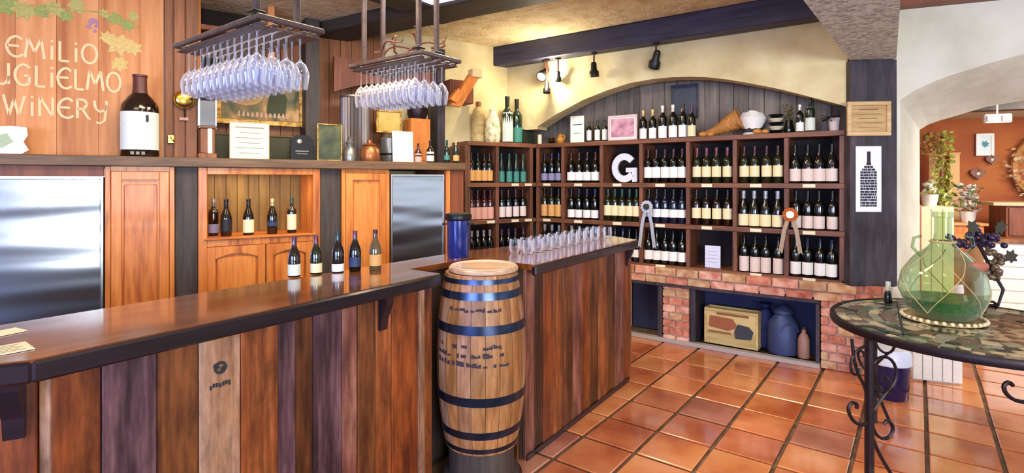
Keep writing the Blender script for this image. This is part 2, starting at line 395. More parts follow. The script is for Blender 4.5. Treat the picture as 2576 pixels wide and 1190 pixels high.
# beam one
b0 = Vector((-.505, 4.46)); bd = Vector((.854, -.52)).normalized(); BM = Frame(b0.x, b0.y, bd.x, bd.y)
o = wall_box(BM, -2.6, 4.0, -.34, 0, 2.82, CEIL, 'trim_1', M_beam1, label='dark ceiling beam crossing above the glass racks', b=.008)
nc = MB()
pts = [BM.xy(-2.6, -.342), BM.xy(1.15, -.342), Vector((-.3, 1.2)), Vector((-4.5, -1.0))]
nc.prism([(p.x, p.y) for p in pts], CEILN, CEIL-.001)
struct('ceiling_1', nc, M_ceil, label='lower stucco ceiling panel over the bar')
# framed light panel in that ceiling, aligned to the bar
t = thing('ceiling_light', 'flat white ceiling light panel in a wide dark wooden surround at the top', 'ceiling light', (0, 0, 2.83), BAR.phi)
pa, pb, qa, qb = 2.15, 3.16, 2.20, 2.975
obj('diffuser', MB().box(pa, pb, qa, qb, .02, .03), plain('light_diffuser', 'E4E2F4', .5, emit=.8), t)
for nm, b in (('surround_board', (pb, pb+.13, qa-.2, qb+.26)), ('surround_board', (pa-.2, pa, qa-.2, qb+.26)), ('surround_board', (pa, pb, qb, qb+.26)), ('surround_board', (pa, pb, qa-.2, qa))):
    obj(nm, MB().box(*b, 0, .088, None, .004), M_beam1, t)
g_ = BAR.xy((pa+pb)/2, (qa+qb)/2)
lamp('AREA', (g_.x, g_.y, 2.82), 30, NEUT, .9, (g_.x, g_.y, 0), sy=.7)
# dark beam near the left, running along the wall above the niche
# arch wall over the shelves
EDG = [(1352, 318), (1400, 287), (1465, 252), (1525, 228), (1584, 209), (1640, 199), (1691, 194), (1735, 193), (1776, 194), (1830, 200), (1883, 209), (1926, 217), (1969, 226), (2012, 237), (2054, 248), (2124, 266)]
sz = [SH.sz(u, v, -.03) for u, v in EDG]
xs = [-1.3, sz[0][0]-.001]+[p[0] for p in sz]+[SH.s(2132, -.03)]
lo = [1.9, 1.9]+[p[1] for p in sz]+[sz[-1][1]-.02]
lo[0] = lo[1] = sz[0][1]-.03
m = MB(); m.strip(xs, lo, [CEIL]*len(xs), -.03, .17)
struct('wall_arch', m, M_cream, (SH.o.x, SH.o.y, 0), SH.phi, label='cream stucco wall with a wide arch over the wine shelves')
# cream return wall behind the left shelf bay
wall_box(L, -.75, .95, .34, .44, 1.0, CEIL, 'wall_left', M_cream, label='cream stucco wall behind the short shelf bay')
# beam against the arch wall
wall_box(SH, -2.2, SH.s(2200), -.20, -.03, 2.77, CEIL, 'trim_2', M_beam, label='long dark beam above the arch wall', b=.01)
# alcove back wall with single grey boards
ab = wall_box(SH, -.6, 3.05, .36, .42, 0, CEIL, 'wall_alcove', M_dark, label='grey boarded wall seen through the arch')
n = 26
for i in range(n):
    s0 = -.4+3.4*i/n; s1 = -.4+3.4*(i+1)/n
    obj('plank', MB().box(s0+.002, s1-.002, .335, .362, 1.9, 2.8, None, .003), M_grey, ab)
# popcorn soffit
l0 = Vector((1.495, 2.76)); l1 = Vector((2.64, 4.19)); r0 = Vector((1.995, 2.76)); r1 = Vector((2.946, 4.12))
le = l0+(l0-l1)*(3.7/1.43); re = r0+(r0-r1)*(3.7/1.36)
m = MB(); m.prism([tuple(l1+(l1-l0)*.02), tuple(r1+(r1-r0)*.02), tuple(re), tuple(le)], 2.43, CEIL-.002)
struct('ceiling_2', m, M_pop, label='dropped soffit of rough grey stucco over the dark post')
# post
pc = Vector(on(W, 0, 0, 0)[:2])
PF = Frame(2.60, 4.13, 1, -.10)
o = wall_box(PF, 0, .355, 0, .3, .69, 2.43, 'trim_3', M_post, label='dark wooden post between the shelves and the arch', b=.006)
# thick right arch wall (near curve, far curve)
near = [(2262, 1000), (2262, 330), (2262, 252), (2300, 226), (2350, 203), (2400, 185), (2480, 160), (2576, 134), (2700, 112), (2850, 100), (3050, 100), (3300, 125), (3600, 200)]
farc = [(2310, 900), (2310, 400), (2310, 326), (2332, 312), (2362, 301), (2400, 290), (2480, 266), (2576, 250), (2690, 238), (2820, 232), (2990, 240), (3200, 262), (3450, 310)]
A2b = Frame(3.42, 4.55, .93, -.37)
m = MB(); vs = []
for (u, v), (u2, v2) in zip(near, farc):
    a_ = Vector(onz(A2, u, 0, v)); b_ = Vector(onz(A2b, u2, 0, v2))
    if v == 1000: a_.z = 0; b_.z = 0
    vs += [a_, b_]
n = len(near); fs = [(2*i, 2*i+1, 2*i+3, 2*i+2) for i in range(n-1)]
k = len(vs)
for i in range(2, n):                       # near face above the arch
    vs.append(Vector((vs[2*i].x, vs[2*i].y, CEIL)))
for i in range(2, n-1): fs.append((2*i, 2*i+2, k+i-1, k+i-2))
k2 = len(vs)
p = A2.xy(-.075); vs += [Vector((p.x, p.y, 0)), Vector((p.x, p.y, CEIL))]
fs.append((k2, 0, 2, 4, k, k2+1))
me = bpy.data.meshes.new('wall_right'); me.from_pydata([tuple(v) for v in vs], [], fs); me.update()
o = struct('wall_right', me, M_white, label='thick white stucco wall with a wide arch to the next room')
sd = o.modifiers.new('thick', 'SOLIDIFY'); sd.thickness = .02; sd.offset = 0
# dark strip at ceiling over right wall
wall_box(A2, -.1, 3.5, -.14, -.01, 2.80, CEIL, 'trim_4', M_red, label='dark brown beam along the top of the right wall')
# next room: brick-red back wall, side, ceiling
wall_box(A2, -1.6, 5.5, 3.3, 3.4, 0, 3, 'wall_far', blotch('terracotta_plaster', ['84401C', 'A45426', 'B4662E'], 2, .8, .4), label='orange brick-red wall of the next room')
wall_box(A2, -.55, 5.5, .75, 3.3, 2.26, 2.32, 'ceiling_3', plain('far_ceiling', 'D8C4A8', .85), label='low pale ceiling of the next room')
wall_box(A2, .9, 5, 1.4, 1.55, 2.16, 2.26, 'trim_5', M_dark, label='dark beam across the next room ceiling')
wall_box(A2, -.6, -.45, .5, 3.3, 0, 3, 'wall_side', plain('far_side_plaster', 'C08A60', .85), label='plastered side wall of the next room')

# ---------------------------------------------------------------- back bar
def wthing(name, label, cat, group=None): return thing(name, label, cat, (W.o.x, W.o.y, 0), W.phi, group)
def panel_door(par, s0, s1, z0, z1, y=0, st=.055, arched=False, mat=None):
    mat = mat or M_cab; d = obj('door', MB().box(s0+.001, s1-.001, y, y+.02, z0, z1, None, .002), mat, par)
    m = MB()
    m.box(s0, s0+st, y-.02, y+.002, z0, z1, None, .003); m.box(s1-st, s1, y-.02, y+.002, z0, z1, None, .003)
    m.box(s0+st, s1-st, y-.02, y+.002, z0, z0+st, None, .003)
    if arched:
        n = 8; xs = [s0+st+(s1-s0-2*st)*i/n for i in range(n+1)]
        m.strip(xs, [z1-st-.035+.035*math.sin(PI*i/n) for i in range(n+1)], [z1]*(n+1), y-.02, y+.002)
    else: m.box(s0+st, s1-st, y-.02, y+.002, z1-st, z1, None, .003)
    obj('door_frame', m, mat, d)
    m = MB().box(s0+st+.012, s1-st-.012, y-.008, y+.001, z0+st+.012, z1-st-.03, None, .004); obj('panel', m, mat, d)
    return d
# mantel shelf
t = wthing('mantel_shelf', 'long dark brown wooden shelf board running above the fridges and cabinets', 'shelf')
obj('board', MB().box(sL, sR, -.05, .86, ZM0, ZM1, None, .004), M_mantel, t)
obj('rail', MB().box(sL, sW(262), -.012, .03, 1.53, ZM0, None, .003), M_red, t)
# fridges
def fridge(u0, u1, ztop, label, extra=0):
    t = wthing('fridge', label, 'fridge', None); s0, s1 = sW(u0)+.004, sW(u1)-.004
    obj('body', MB().box(s0, s1, .03, .6, .08, ztop), M_black, t)
    obj('door', MB().box(s0+.012, s1-.012, -.02, .03, .1, ztop-.012, None, .006), M_steel, t)
    m = MB(); m.box(s1-.012, s1, -.024, .028, .1, ztop); m.box(s0, s0+.012, -.024, .028, .1, ztop); m.box(s0+.012, s1-.012, -.022, .028, ztop-.012, ztop)
    obj('trim', m, M_trimst, t, label='bright metal edge')
    return t
f1 = fridge(-190, 262, 1.525, 'wide stainless steel fridge under the painted winery lettering')
f2 = fridge(980, 1115, 1.555, 'narrow stainless steel fridge beside the blue canister')
# cabinets with doors
def cabinet(u0, u1, label, ztop=ZM0):
    t = wthing('cabinet', label, 'cabinet'); s0, s1 = sW(u0)+.002, sW(u1)-.002
    obj('body', MB().box(s0, s1, .021, .6, .08, ztop-.001), M_cab, t)
    m = MB(); m.box(s0, s0+.03, -.015, .021, .08, ztop-.001, None, .003); m.box(s1-.03, s1, -.015, .021, .08, ztop-.001, None, .003); m.box(s0+.03, s1-.03, -.012, .021, ztop-.03, ztop-.001)
    obj('face_frame', m, M_cab, t)
    panel_door(t, s0+.032, s1-.032, .12, ztop-.034)
    return t
cabinet(263, 440, 'tall honey-coloured cabinet with one panelled door right of the wide fridge')
cabinet(858, 979, 'tall honey-coloured cabinet with one panelled door left of the narrow fridge')
t = wthing('filler_cabinet', 'slim brown side panel right of the narrow fridge', 'cabinet')
obj('body', MB().box(sW(1116)+.002, sW(1165), -.01, .6, 0, ZM0-.001, None, .003), M_red, t)
obj('moulding', MB().box(sW(1119), sW(1129), -.03, -.01, .05, ZM0-.001, None, .003), M_cab, t)
for a, b, lb, nm in ((441, 497, 'dark wooden pillar left of the bottle niche', 'trim_6'), (805, 857, 'dark wooden pillar right of the bottle niche', 'trim_7')):
    wall_box(W, sW(a), sW(b), .01, .6, 0, ZM0-.002, nm, M_dark, label=lb)
# niche cabinet
t = wthing('niche_cabinet', 'honey wood cabinet with an open bottle niche above arched doors', 'cabinet')
s0, s1 = sW(498), sW(804); zn0, zn1 = 1.095, 1.545; fw = .055
m = MB(); m.box(s0, s0+fw, -.02, .02, .08, ZM0-.001, None, .004); m.box(s1-fw, s1, -.02, .02, .08, ZM0-.001, None, .004); m.box(s0+fw, s1-fw, -.02, .02, zn1, ZM0-.001, None, .003); m.box(s0+fw, s1-fw, -.02, .02, zn0-.06, zn0-.012, None, .003)
obj('face_frame', m, M_cab, t)
obj('niche_floor', MB().box(s0+fw-.02, s1-fw+.02, -.035, .42, zn0-.012, zn0, None, .003), M_cabx, t)
m = MB(); m.box(s0+.01, s0+fw, .02, .42, zn0, zn1+.02); m.box(s1-fw, s1-.01, .02, .42, zn0, zn1+.02); m.box(s0, s1, .02, .42, zn1+.01, ZM0-.002)
obj('niche_side', m, M_cab, t)
bkm = obj('niche_back', MB().box(s0, s1, .42, .44, .9, ZM0-.002), M_olive, t)
for i in range(9):
    a = s0+fw+(s1-s0-2*fw)*i/9; b = s0+fw+(s1-s0-2*fw)*(i+1)/9
    obj('board', MB().box(a+.002, b-.002, .408, .421, zn0, zn1+.01, None, .002), M_olive, bkm)
obj('body', MB().box(s0+.002, s1-.002, .022, .42, .08, zn0-.014), M_cab, t)
mid = sW(668)
panel_door(t, s0+fw, mid-.003, .12, zn0-.062, 0, .05, True); panel_door(t, mid+.003, s1-fw, .12, zn0-.062, 0, .05, True)
lamp('AREA', on(W, 640, .15, 1.53), 2.2, WARM, .6, on(W, 650, .25, 1.1), sy=.1)

# ---------------------------------------------------------------- bottles
PROF = {
 'bordeaux': [(0, 0), (.034, 0), (.0375, .005), (.0375, .185), (.034, .203), (.018, .222), (.0145, .235), (.014, .296), (.0155, .297), (.0155, .302), (0, .302)],
 'burgundy': [(0, 0), (.037, 0), (.041, .006), (.041, .150), (.034, .183), (.022, .212), (.0155, .238), (.014, .292), (.0155, .293), (.0155, .299), (0, .299)],
 'flute':    [(0, 0), (.034, 0), (.037, .005), (.036, .14), (.030, .19), (.020, .245), (.0145, .285), (.014, .325), (.0155, .326), (.0155, .332), (0, .332)],
 'jug':      [(0, 0), (.044, 0), (.05, .01), (.052, .10), (.045, .16), (.022, .195), (.015, .21), (.015, .262), (.018, .264), (.018, .276), (0, .276)]}
CACHE = {}
def bmeshes(shape, glass, lab, l0, l1, cap, seg):
    key = (shape, glass, lab, l0, l1, cap, seg)
    if key in CACHE: return CACHE[key]
    P = PROF[shape]; g = MB().lathe(P, seg).mesh('glass_body', True, 50); g.materials.append(M_bot[glass])
    def rad(z):
        for (r0, z0), (r1, z1) in zip(P[1:-1], P[2:]):
            if z0 <= z <= z1 and z1 > z0: return r0+(r1-r0)*(z-z0)/(z1-z0)
        return P[2][0]
    lm = None
    if lab:
        hl = (l1-l0)*.10; q = [(rad(z)+.0012, z) for z in (max(l0-hl, .008), (l0+l1)/2, l1+hl)]
        lm = MB().lathe(q, 8, None, -PI/2-1.5, -PI/2+1.5).mesh('label', True, 60); lm.materials.append(M_lab[lab])
    h = P[-1][1]; zc = h-.062
    q = [(rad(zc)+.0008, zc), (rad(h-.03)+.0008, h-.03), (.0165, h-.006), (.0165, h+.001), (0, h+.001)]
    cm = MB().lathe(q, 8).mesh('capsule', True, 50); cm.materials.append(M_cap[cap])
    CACHE[key] = (g, lm, cm); return CACHE[key]
def bottle(loc, rz, label, group, shape='bordeaux', glass='dark', lab='white', l0=.05, l1=.13, cap='black', sc=1.0, seg=12, cat='wine bottle', name='wine_bottle'):
    g, lm, cm = bmeshes(shape, glass, lab, l0, l1, cap, seg)
    t = thing(name, label, cat, loc, rz, group); t.scale = (sc, sc, sc)
    obj('glass_body', g, None, t)
    if lm: obj('label', lm, None, t)
    obj('capsule', cm, None, t)
    return t

# ---------------------------------------------------------------- wine shelves
ZS = [.69, 1.10, 1.48, 1.90]           # shelf top levels
DIV = [1352, 1415, 1512, 1612, 1730, 1848, 1978, 2118]
sd_ = [SH.s(u) for u in DIV]
t = thing('wine_shelf', 'long dark wooden wine shelf under the arch, three rows of bottles', 'shelf unit', (SH.o.x, SH.o.y, 0), SH.phi)
for i, z in enumerate(ZS):
    if i == 0: obj('shelf_board', MB().box(sd_[0], sd_[-1], 0, .33, z-.004, z+.02, None, .002), M_shelf, t)
    else: obj('shelf_board', MB().box(sd_[0]-.02, sd_[-1]+.02, -.01, .33, z-.042, z, None, .003), M_shelf, t)
for i, s in enumerate(sd_):
    for k in range(3):
        z0 = ZS[k]+(.02 if k == 0 else 0); z1 = ZS[k+1]-.042
        wdt = .018
        obj('divider', MB().box(s-wdt, s+wdt, 0, .33, z0, z1, None, .003), M_shelfz, t)
obj('back_panel', MB().box(sd_[0], sd_[-1], .318, .334, ZS[0]+.02, ZS[3]-.042), M_shback, t)
tagm = MB().box(-.045, .045, -.0035, 0, -.014, .014).mesh('price_tag'); tagm.materials.append(M_cream_p)
for k in range(4):
    for c in range(7):
        if k == 3 or (k == 0 and c not in (3, 5, 6)): continue
        z = ZS[k]-.021 if k else ZS[k]+.006
        obj('price_tag', tagm, None, t, ((sd_[c]+sd_[c+1])/2-.03, -.0105 if k else -.001, z))
t2 = thing('wine_shelf', 'short dark wooden shelf bay meeting the long shelf at the corner', 'shelf unit', (L.o.x, L.o.y, 0), L.phi)
ld = [0.0, L.s(1252), L.s(1338)]
for i, z in enumerate(ZS):
    obj('shelf_board', MB().box(-.02, ld[2]+.05, -.01, .33, z-.042, z, None, .003), M_shelf, t2)
for i, s in enumerate(ld):
    for k in range(3):
        obj('divider', MB().box(s-.018, s+.018, 0, .33, ZS[k], ZS[k+1]-.042, None, .003), M_shelfz, t2)
obj('back_panel', MB().box(0, ld[2], .318, .334, ZS[0], ZS[3]-.042), M_shback, t2)
obj('side_panel', MB().box(-.05, -.018, -.01, .33, 0, ZS[3]-.042, None, .003), M_shelfz, t2)
for k, off in ((2, .55), (2, .72), (1, .25), (1, .55), (1, .72)):
    obj('price_tag', tagm, None, t2, (off, -.0105, ZS[k]-.021))

ORD = ['leftmost', 'second from left', 'third from left', 'fourth from left', 'fifth from left', 'sixth from left']
ROWN = ['bottom row', 'middle row', 'top row']
CELLN = ['corner cell', 'second cell from the corner', 'third cell from the corner', 'fourth cell from the corner', 'third cell from the right', 'second cell from the right', 'cell at the right end']
def fill(fr, s0, s1, z, n, colr, row, cellname, off=.05, **kw):
    for i in range(n):
        s = (s0+s1)/2-.004+min((s1-s0-.046)/n, .0925)*(i+.5-n/2)+random.uniform(-.004, .004); f = off+random.uniform(-.008, .008); p = fr.xy(s, f)
        which = ORD[i] if i < n-1 else 'rightmost'
        bottle((p.x, p.y, z), fr.phi+random.uniform(-.08, .08), '%s %s bottle, %s, %s' % (which, colr, ROWN[row], cellname), 'bottles on the wine shelves', **kw)
B = dict
SPEC = {  # (cell,row): n, description, options
 (0, 2): (3, 'lilac-labelled', B(lab='lilac', l0=.03, l1=.09, cap='navy')),
 (1, 2): (4, 'white-labelled', B(lab='white', l0=.03, l1=.10, cap='red', shape='burgundy')),
 (3, 2): (5, 'white-banded', B(lab='white', l0=.055, l1=.135, cap='red', glass='dark')),
 (4, 2): (4, 'cream-banded', B(lab='cream', l0=.06, l1=.135, cap='rose', glass='olive')),
 (5, 2): (4, 'cream-labelled', B(lab='cream', l0=.06, l1=.135, cap='red', glass='olive')),
 (6, 2): (4, 'blush-labelled', B(lab='blush', l0=.025, l1=.105, cap='black', shape='burgundy')),
 (0, 1): (3, 'orange-labelled', B(lab='orange', l0=.03, l1=.13, cap='black', glass='olive')),
 (1, 1): (4, 'white-labelled', B(lab='white', l0=.025, l1=.09, cap='navy')),
 (2, 1): (5, 'wide cream-labelled', B(lab='cream', l0=.06, l1=.14, cap='green', glass='olive')),
 (3, 1): (5, 'pale-banded', B(lab='white', l0=.06, l1=.12, cap='black', glass='navy')),
 (4, 1): (4, 'cream square-labelled', B(lab='cream', l0=.065, l1=.14, cap='black', glass='amber')),
 (5, 1): (4, 'low cream-labelled', B(lab='cream', l0=.02, l1=.10, cap='silver', shape='burgundy')),
 (6, 1): (4, 'white square-labelled', B(lab='blush', l0=.02, l1=.10, cap='black', glass='dark')),
 (0, 0): (3, 'dark unlabelled', B(lab='black', cap='silver')),
 (1, 0): (4, 'dark black-labelled', B(lab='black', cap='silver')),
 (2, 0): (5, 'navy-capped pale-labelled', B(lab='white', l0=.05, l1=.11, cap='navy', glass='navy')),
 (3, 0): (5, 'long white-banded', B(lab='white', l0=.045, l1=.115, cap='black')),
 (5, 0): (4, 'tall cream-labelled', B(lab='blush', l0=.01, l1=.12, cap='black')),
 (6, 0): (4, 'grey-white-labelled', B(lab='white', l0=.03, l1=.11, cap='navy')),
}
random.seed(11)
for (c, r), (n, d, kw) in SPEC.items():
    kw = dict(kw); kw.setdefault('sc', 1.05)
    fill(SH, sd_[c], sd_[c+1], ZS[r]+(.02 if r == 0 else 0), n, d, r, CELLN[c], **kw)
LS = {(0, 2): (4, 'orange-labelled', B(lab='orange', l0=.03, l1=.12)), (1, 2): (4, 'teal-labelled', B(lab='teal', l0=.02, l1=.12, cap='green', glass='teal', shape='flute', sc=.92)),
      (0, 1): (4, 'pink-labelled', B(lab='pink', l0=.02, l1=.12, cap='red', glass='red')), (1, 1): (4, 'blush-labelled', B(lab='blush', l0=.03, l1=.12, cap='red')),
      (0, 0): (4, 'black-labelled', B(lab='black', cap='silver')), (1, 0): (4, 'lilac-marked', B(lab='lilac', l0=.03, l1=.07, cap='violet'))}
for (c, r), (n, d, kw) in LS.items():
    fill(L, ld[c], ld[c+1], ZS[r], n, d, r, ['left bay end', 'left bay beside corner'][c], **kw)
# letter in its cell
def arcpoly(r0, r1, a0, a1, n=20, cx=0, cz=0):
    o_ = [(cx+r1*math.cos(a0+(a1-a0)*i/n), cz+r1*math.sin(a0+(a1-a0)*i/n)) for i in range(n+1)]
    i_ = [(cx+r0*math.cos(a1+(a0-a1)*i/n), cz+r0*math.sin(a1+(a0-a1)*i/n)) for i in range(n+1)]
    return o_, i_
def arc_ribbon(m, r0, r1, a0, a1, y0, y1, n=22, cx=0, cz=0, sx=1):
    for i in range(n):
        a, b = a0+(a1-a0)*i/n, a0+(a1-a0)*(i+1)/n
        m.xprism([(cx+sx*r0*math.cos(a), cz+r0*math.sin(a)), (cx+sx*r1*math.cos(a), cz+r1*math.sin(a)), (cx+sx*r1*math.cos(b), cz+r1*math.sin(b)), (cx+sx*r0*math.cos(b), cz+r0*math.sin(b))], y0, y1)
m = MB(); R1, R0 = .145, .078
arc_ribbon(m, R0, R1, math.radians(38), math.radians(325), -.015, .015, 24, 0, .15, .9)
m.box(.02, .135, -.0152, .0152, .105, .15); m.box(.085, .135, -.015, .015, .01, .12)

sc_ = (sd_[2]+sd_[3])/2; p = SH.xy(sc_, .10)
o = obj('letter_sign', m, plain('white_enamel', 'E8EAF2', .3), None, (p.x, p.y, ZS[2]), SH.phi)
tag(o, 'large white standing letter G in the top row of the shelf', 'letter')
# white card in the bottom row
p = SH.xy(SH.s(1793, .1), .1)
t = thing('display_card', 'white upright card standing alone in a bottom shelf cell', 'card', (p.x, p.y, ZS[0]+.02), SH.phi)
obj('card', MB().box(-.068, .068, -.004, .004, 0, .20, None, .001), plain('lilac_card', 'D9DAEE', .6), t)
m = MB()
for k in range(4): m.box(-.045, .045, -.0048, -.004, .05+.032*k, .053+.032*k)
obj('print', m, M_greyink, t)

# brick plinth
bm_ = [blotch('brick_%s' % n, c, 14, .85, .5, rand=.12, bdist=.006) for n, c in (('pink', ['B87058', 'DA9C84', 'E8BCA4']), ('red', ['A85844', 'C87C60', 'D8967C']), ('tan', ['A87850', 'C89A70', 'D8B490']))]
t = thing('brick_plinth', 'low red brick plinth with open bays carrying the wine shelves', 'plinth', (SH.o.x, SH.o.y, 0), SH.phi)
sp0, sp1 = SH.s(1420), SH.s(2245)
M_mort = plain('mortar', 'CDBCA8', .95)
obj('slab_core', MB().box(sp0, sd_[-1], -.02, .32, .565, .686), M_mort, t, label='mortar bed')
obj('slab_core', MB().box(sd_[-1]+.03, sp1, .02, .34, .45, .68), M_mort, t, label='mortar bed')
bh = .064
bmesh_ = {}
def brick(s0, s1, f0, f1, z0, z1, k=None):
    k = random.choice((0, 0, 1, 1, 2)) if k is None else k; key = (round(s1-s0, 3), round(f1-f0, 3), round(z1-z0, 3), k)
    if key not in bmesh_:
        me = MB().box(0, s1-s0, 0, f1-f0, 0, z1-z0, None, .004).mesh('brick'); me.materials.append(bm_[k]); bmesh_[key] = me
    obj('brick', bmesh_[key], None, t, (s0, f0+random.uniform(-.002, .002), z0))
for r_, (z0, z1, ln, f0) in enumerate(((.622, .69, .2, -.055), (.545, .612, .2, -.035))):
    s = sp0-(.1 if r_ else 0)
    while s < sd_[-1]-.05:
        brick(s, s+ln-.01, f0, f0+.1, z0, z1, 2 if (r_ == 0 and random.random() < .6) else None); s += ln
bays = [(1420, 1560), (1600, 1668), (1735, 2062)]
def pier(ua, ub, nb, ztop=.545):
    sa, sb = SH.s(ua), SH.s(ub); wd = (sb-sa)/nb
    obj('pier_core', MB().box(sa+.01, sb-.01, .0, .33, 0, ztop), M_mort, t, label='mortar core')
    z = .0; r = 0
    while z < ztop-.03:
        edges_ = [sa+wd*i for i in range(nb+1)] if r % 2 == 0 else [sa]+[sa+wd*(i+.5) for i in range(nb)]+[sb]
        for a, b in zip(edges_[:-1], edges_[1:]): brick(a+.004, b-.004, -.02, .08, z+.004, z+bh)
        z += bh+.006; r += 1
pier(1668, 1735, 2); pier(2064, 2243, 4, .69); pier(1470, 1560, 2)
for a, b in ((1737, 1750), (2052, 2063), (1655, 1667)):
    obj('jamb_board', MB().box(SH.s(a), SH.s(b), -.01, .3, .02, .545, None, .003), M_post, t, label='dark timber upright')
obj('lintel', MB().box(SH.s(1560), SH.s(2064), -.03, .3, .515, .544, None, .004), M_post, t, label='dark timber lintel')
obj('sill_board', MB().box(SH.s(1560), SH.s(2064), -.05, .02, 0, .035, None, .004), plain('pale_sill', 'A89C94', .6), t, label='pale sill strip')
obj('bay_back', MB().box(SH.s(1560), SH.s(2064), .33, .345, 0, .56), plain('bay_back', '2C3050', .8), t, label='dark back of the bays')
# in the bays
p = SH.xy(SH.s(1838, .06), .06)
t = thing('wooden_crate', 'pale wooden wine crate with a printed picture in the plinth bay', 'crate', (p.x, p.y, .036), SH.phi-.03)
M_crate = wood('crate_wood', 'A88A50', 'D8C080', .6, 'x', 7, .05, .2)
ch_, cw = .315, .225
obj('front_panel', MB().box(-cw, cw, 0, .012, 0, ch_, None, .002), M_crate, t)
for x in (-cw, cw-.012): obj('side_panel', MB().box(x, x+.012, .012, .13, 0, ch_), M_crate, t)
obj('back_panel', MB().box(-cw, cw, .13, .142, 0, ch_), M_crate, t)
m = MB()
for z0, z1 in ((0, .02), (ch_-.02, ch_)): m.box(-cw-.002, cw+.002, -.008, 0, z0, z1, None, .002)
for x0 in (-cw-.002, cw-.016): m.box(x0, x0+.018, -.008, 0, .02, ch_-.02)
obj('front_frame', m, M_crate, t)
m = MB(); m.xprism([(-.19, .15), (-.02, .13), (.06, .17), (.02, .24), (-.18, .25)], -.0035, -.0005); obj('print', m, plain('print_brown', '9A5A3A', .8), t)
m = MB(); m.xprism([(.04, .07), (.17, .08), (.19, .15), (.15, .19), (.06, .2), (.03, .13)], -.0045, -.0006); obj('print', m, plain('print_dark', '3A3C44', .8), t)
for b in ((-.12, .15, -.0035, -.0006, .265, .285), (-.19, .0, -.0035, -.0006, .1, .115)): obj('print', MB().box(*b), plain('print_tan', '8A5A34', .8), t)
p = SH.xy(SH.s(1970, .14), .14)
t = thing('milk_can', 'grey blue metal can with a conical lid in the plinth bay', 'can', (p.x, p.y, .036), 0)
M_can = plain('can_blue', '3E4A72', .5, .3, var=.2)
obj('body', MB().lathe([(0, 0), (.115, 0), (.12, .01), (.115, .25), (.06, .33), (0, .33)], 18), M_can, t, smooth=True)
obj('lid', MB().lathe([(.06, .33), (.075, .335), (.075, .36), (.03, .40), (.0, .41)], 18), M_can, t, smooth=True)
obj('handle', MB().tube([(.07*math.cos(a), -.11, .2+.07*math.sin(a)) for a in [PI*i/8 for i in range(9)]], .006, 6), M_can, t, smooth=True)
p = SH.xy(SH.s(2022, .08), .08)
t = thing('clay_bottle', 'tan stoneware bottle beside the metal can in the plinth bay', 'bottle', (p.x, p.y, .036), 0)
obj('body', MB().lathe([(0, 0), (.042, 0), (.046, .01), (.045, .15), (.03, .19), (.016, .205), (.016, .23), (0, .23)], 14), plain('stoneware', '9A7260', .5), t, smooth=True)
obj('stopper', MB().lathe([(.012, .225), (.013, .25), (0, .252)], 8), M_dark, t)
p = SH.xy(SH.s(1925, .24), .24)
t = thing('tool_bag', 'dark blue slumped cloth sack beside the metal can', 'sack', (p.x, p.y, .036), 0)
obj('body', MB().lathe([(0, 0), (.06, 0), (.085, .05), (.08, .2), (.05, .3), (.03, .34), (.05, .38), (0, .37)], 12), blotch('navy_cloth', ['141A40', '2A3268'], 8, .8, .5), t, smooth=True)
obj('cord', MB().tube([(.032*math.cos(a), .032*math.sin(a), .335) for a in [2*PI*i/12 for i in range(12)]], .005, 5, closed=True), M_black, t)

# ribbons on the shelf edge
def ribbon(u, v0, v1, label, rcol, tcol, ccol):
    loc = onz(SH, u, -.04, v0); t = thing('award_ribbon', label, 'ribbon', loc, SH.phi); hgt = (v1-v0)*loc[1]/FPX
    m = MB(); n = 24; vs = [(0, -.012, 0)]; fs = []
    for i in range(n):
        a = 2*PI*i/n; r = .062 if i % 2 else .055; vs.append((r*math.cos(a), -.012 if i % 2 else -.002, r*math.sin(a)))
    for i in range(n): fs.append((0, 1+i, 1+(i+1) % n))
    vs2 = [(x, y+.01, z) for x, y, z in vs]; fs2 = [tuple(j+n+1 for j in f) for f in fs]
    m.add(vs+vs2, fs+fs2+[(1+i, 1+(i+1) % n, n+2+(i+1) % n, n+2+i) for i in range(n)])
    obj('rosette', m, rcol, t)
    obj('button', MB().lathe([(0, -.001), (.03, -.001), (.03, .006), (0, .008)], 16, Matrix.Translation((0, -.012, 0)) @ Matrix.Rotation(PI/2, 4, 'X')), ccol, t)
    for sgn in (-1, 1):
        q = []
        x1 = sgn*.055; m = MB()
        pts = [(sgn*.012, -.02), (sgn*.045, -hgt*.4), (sgn*.075, -hgt)]
        poly = [(x-.016, z) for x, z in pts]+[(pts[2][0], pts[2][1]+.02)]+[(x+.016, z) for x, z in reversed(pts)]
        m.xprism(poly, .001, .004); obj('tail', m, tcol, t)
ribbon(1627, 520, 625, 'silver grey award rosette with two tails on the shelf near the bar end', plain('ribbon_silver', 'B8BEC8', .4), plain('ribbon_grey', 'A8B0BC', .4), M_ink)
ribbon(1988, 540, 640, 'orange red award rosette with two gold tails on the shelf', plain('ribbon_orange', 'B8602A', .4), plain('ribbon_gold', 'A89070', .4), M_paper)

# ---------------------------------------------------------------- bar
def bq(p, q): v = BAR.xy(p, q); return (v.x, v.y)
ZB = 1.06
cornerF = (-1.181, 1.322); cornerB = (-1.561, 1.639)
front = [(-2.35, .80), cornerF, bq(1.83, 1.81), bq(1.83, 2.03), bq(2.315, 2.03), bq(2.315, 1.60), bq(3.77, 1.675)]
back = [bq(3.93, 1.99), bq(2.497, 2.27), bq(1.6, 2.25), bq(.96, 2.25), cornerB, (-2.75, 1.10)]
t = thing('bar_counter', 'long plank-fronted wine tasting bar with a polished wooden top', 'bar counter')
bphi = BAR.phi
def to_local(pts):
    return [BAR.q(x, y) for x, y in pts]
top = obj('countertop', MB().prism(to_local(front+back), ZB-.03, ZB), M_top, t, None, bphi)
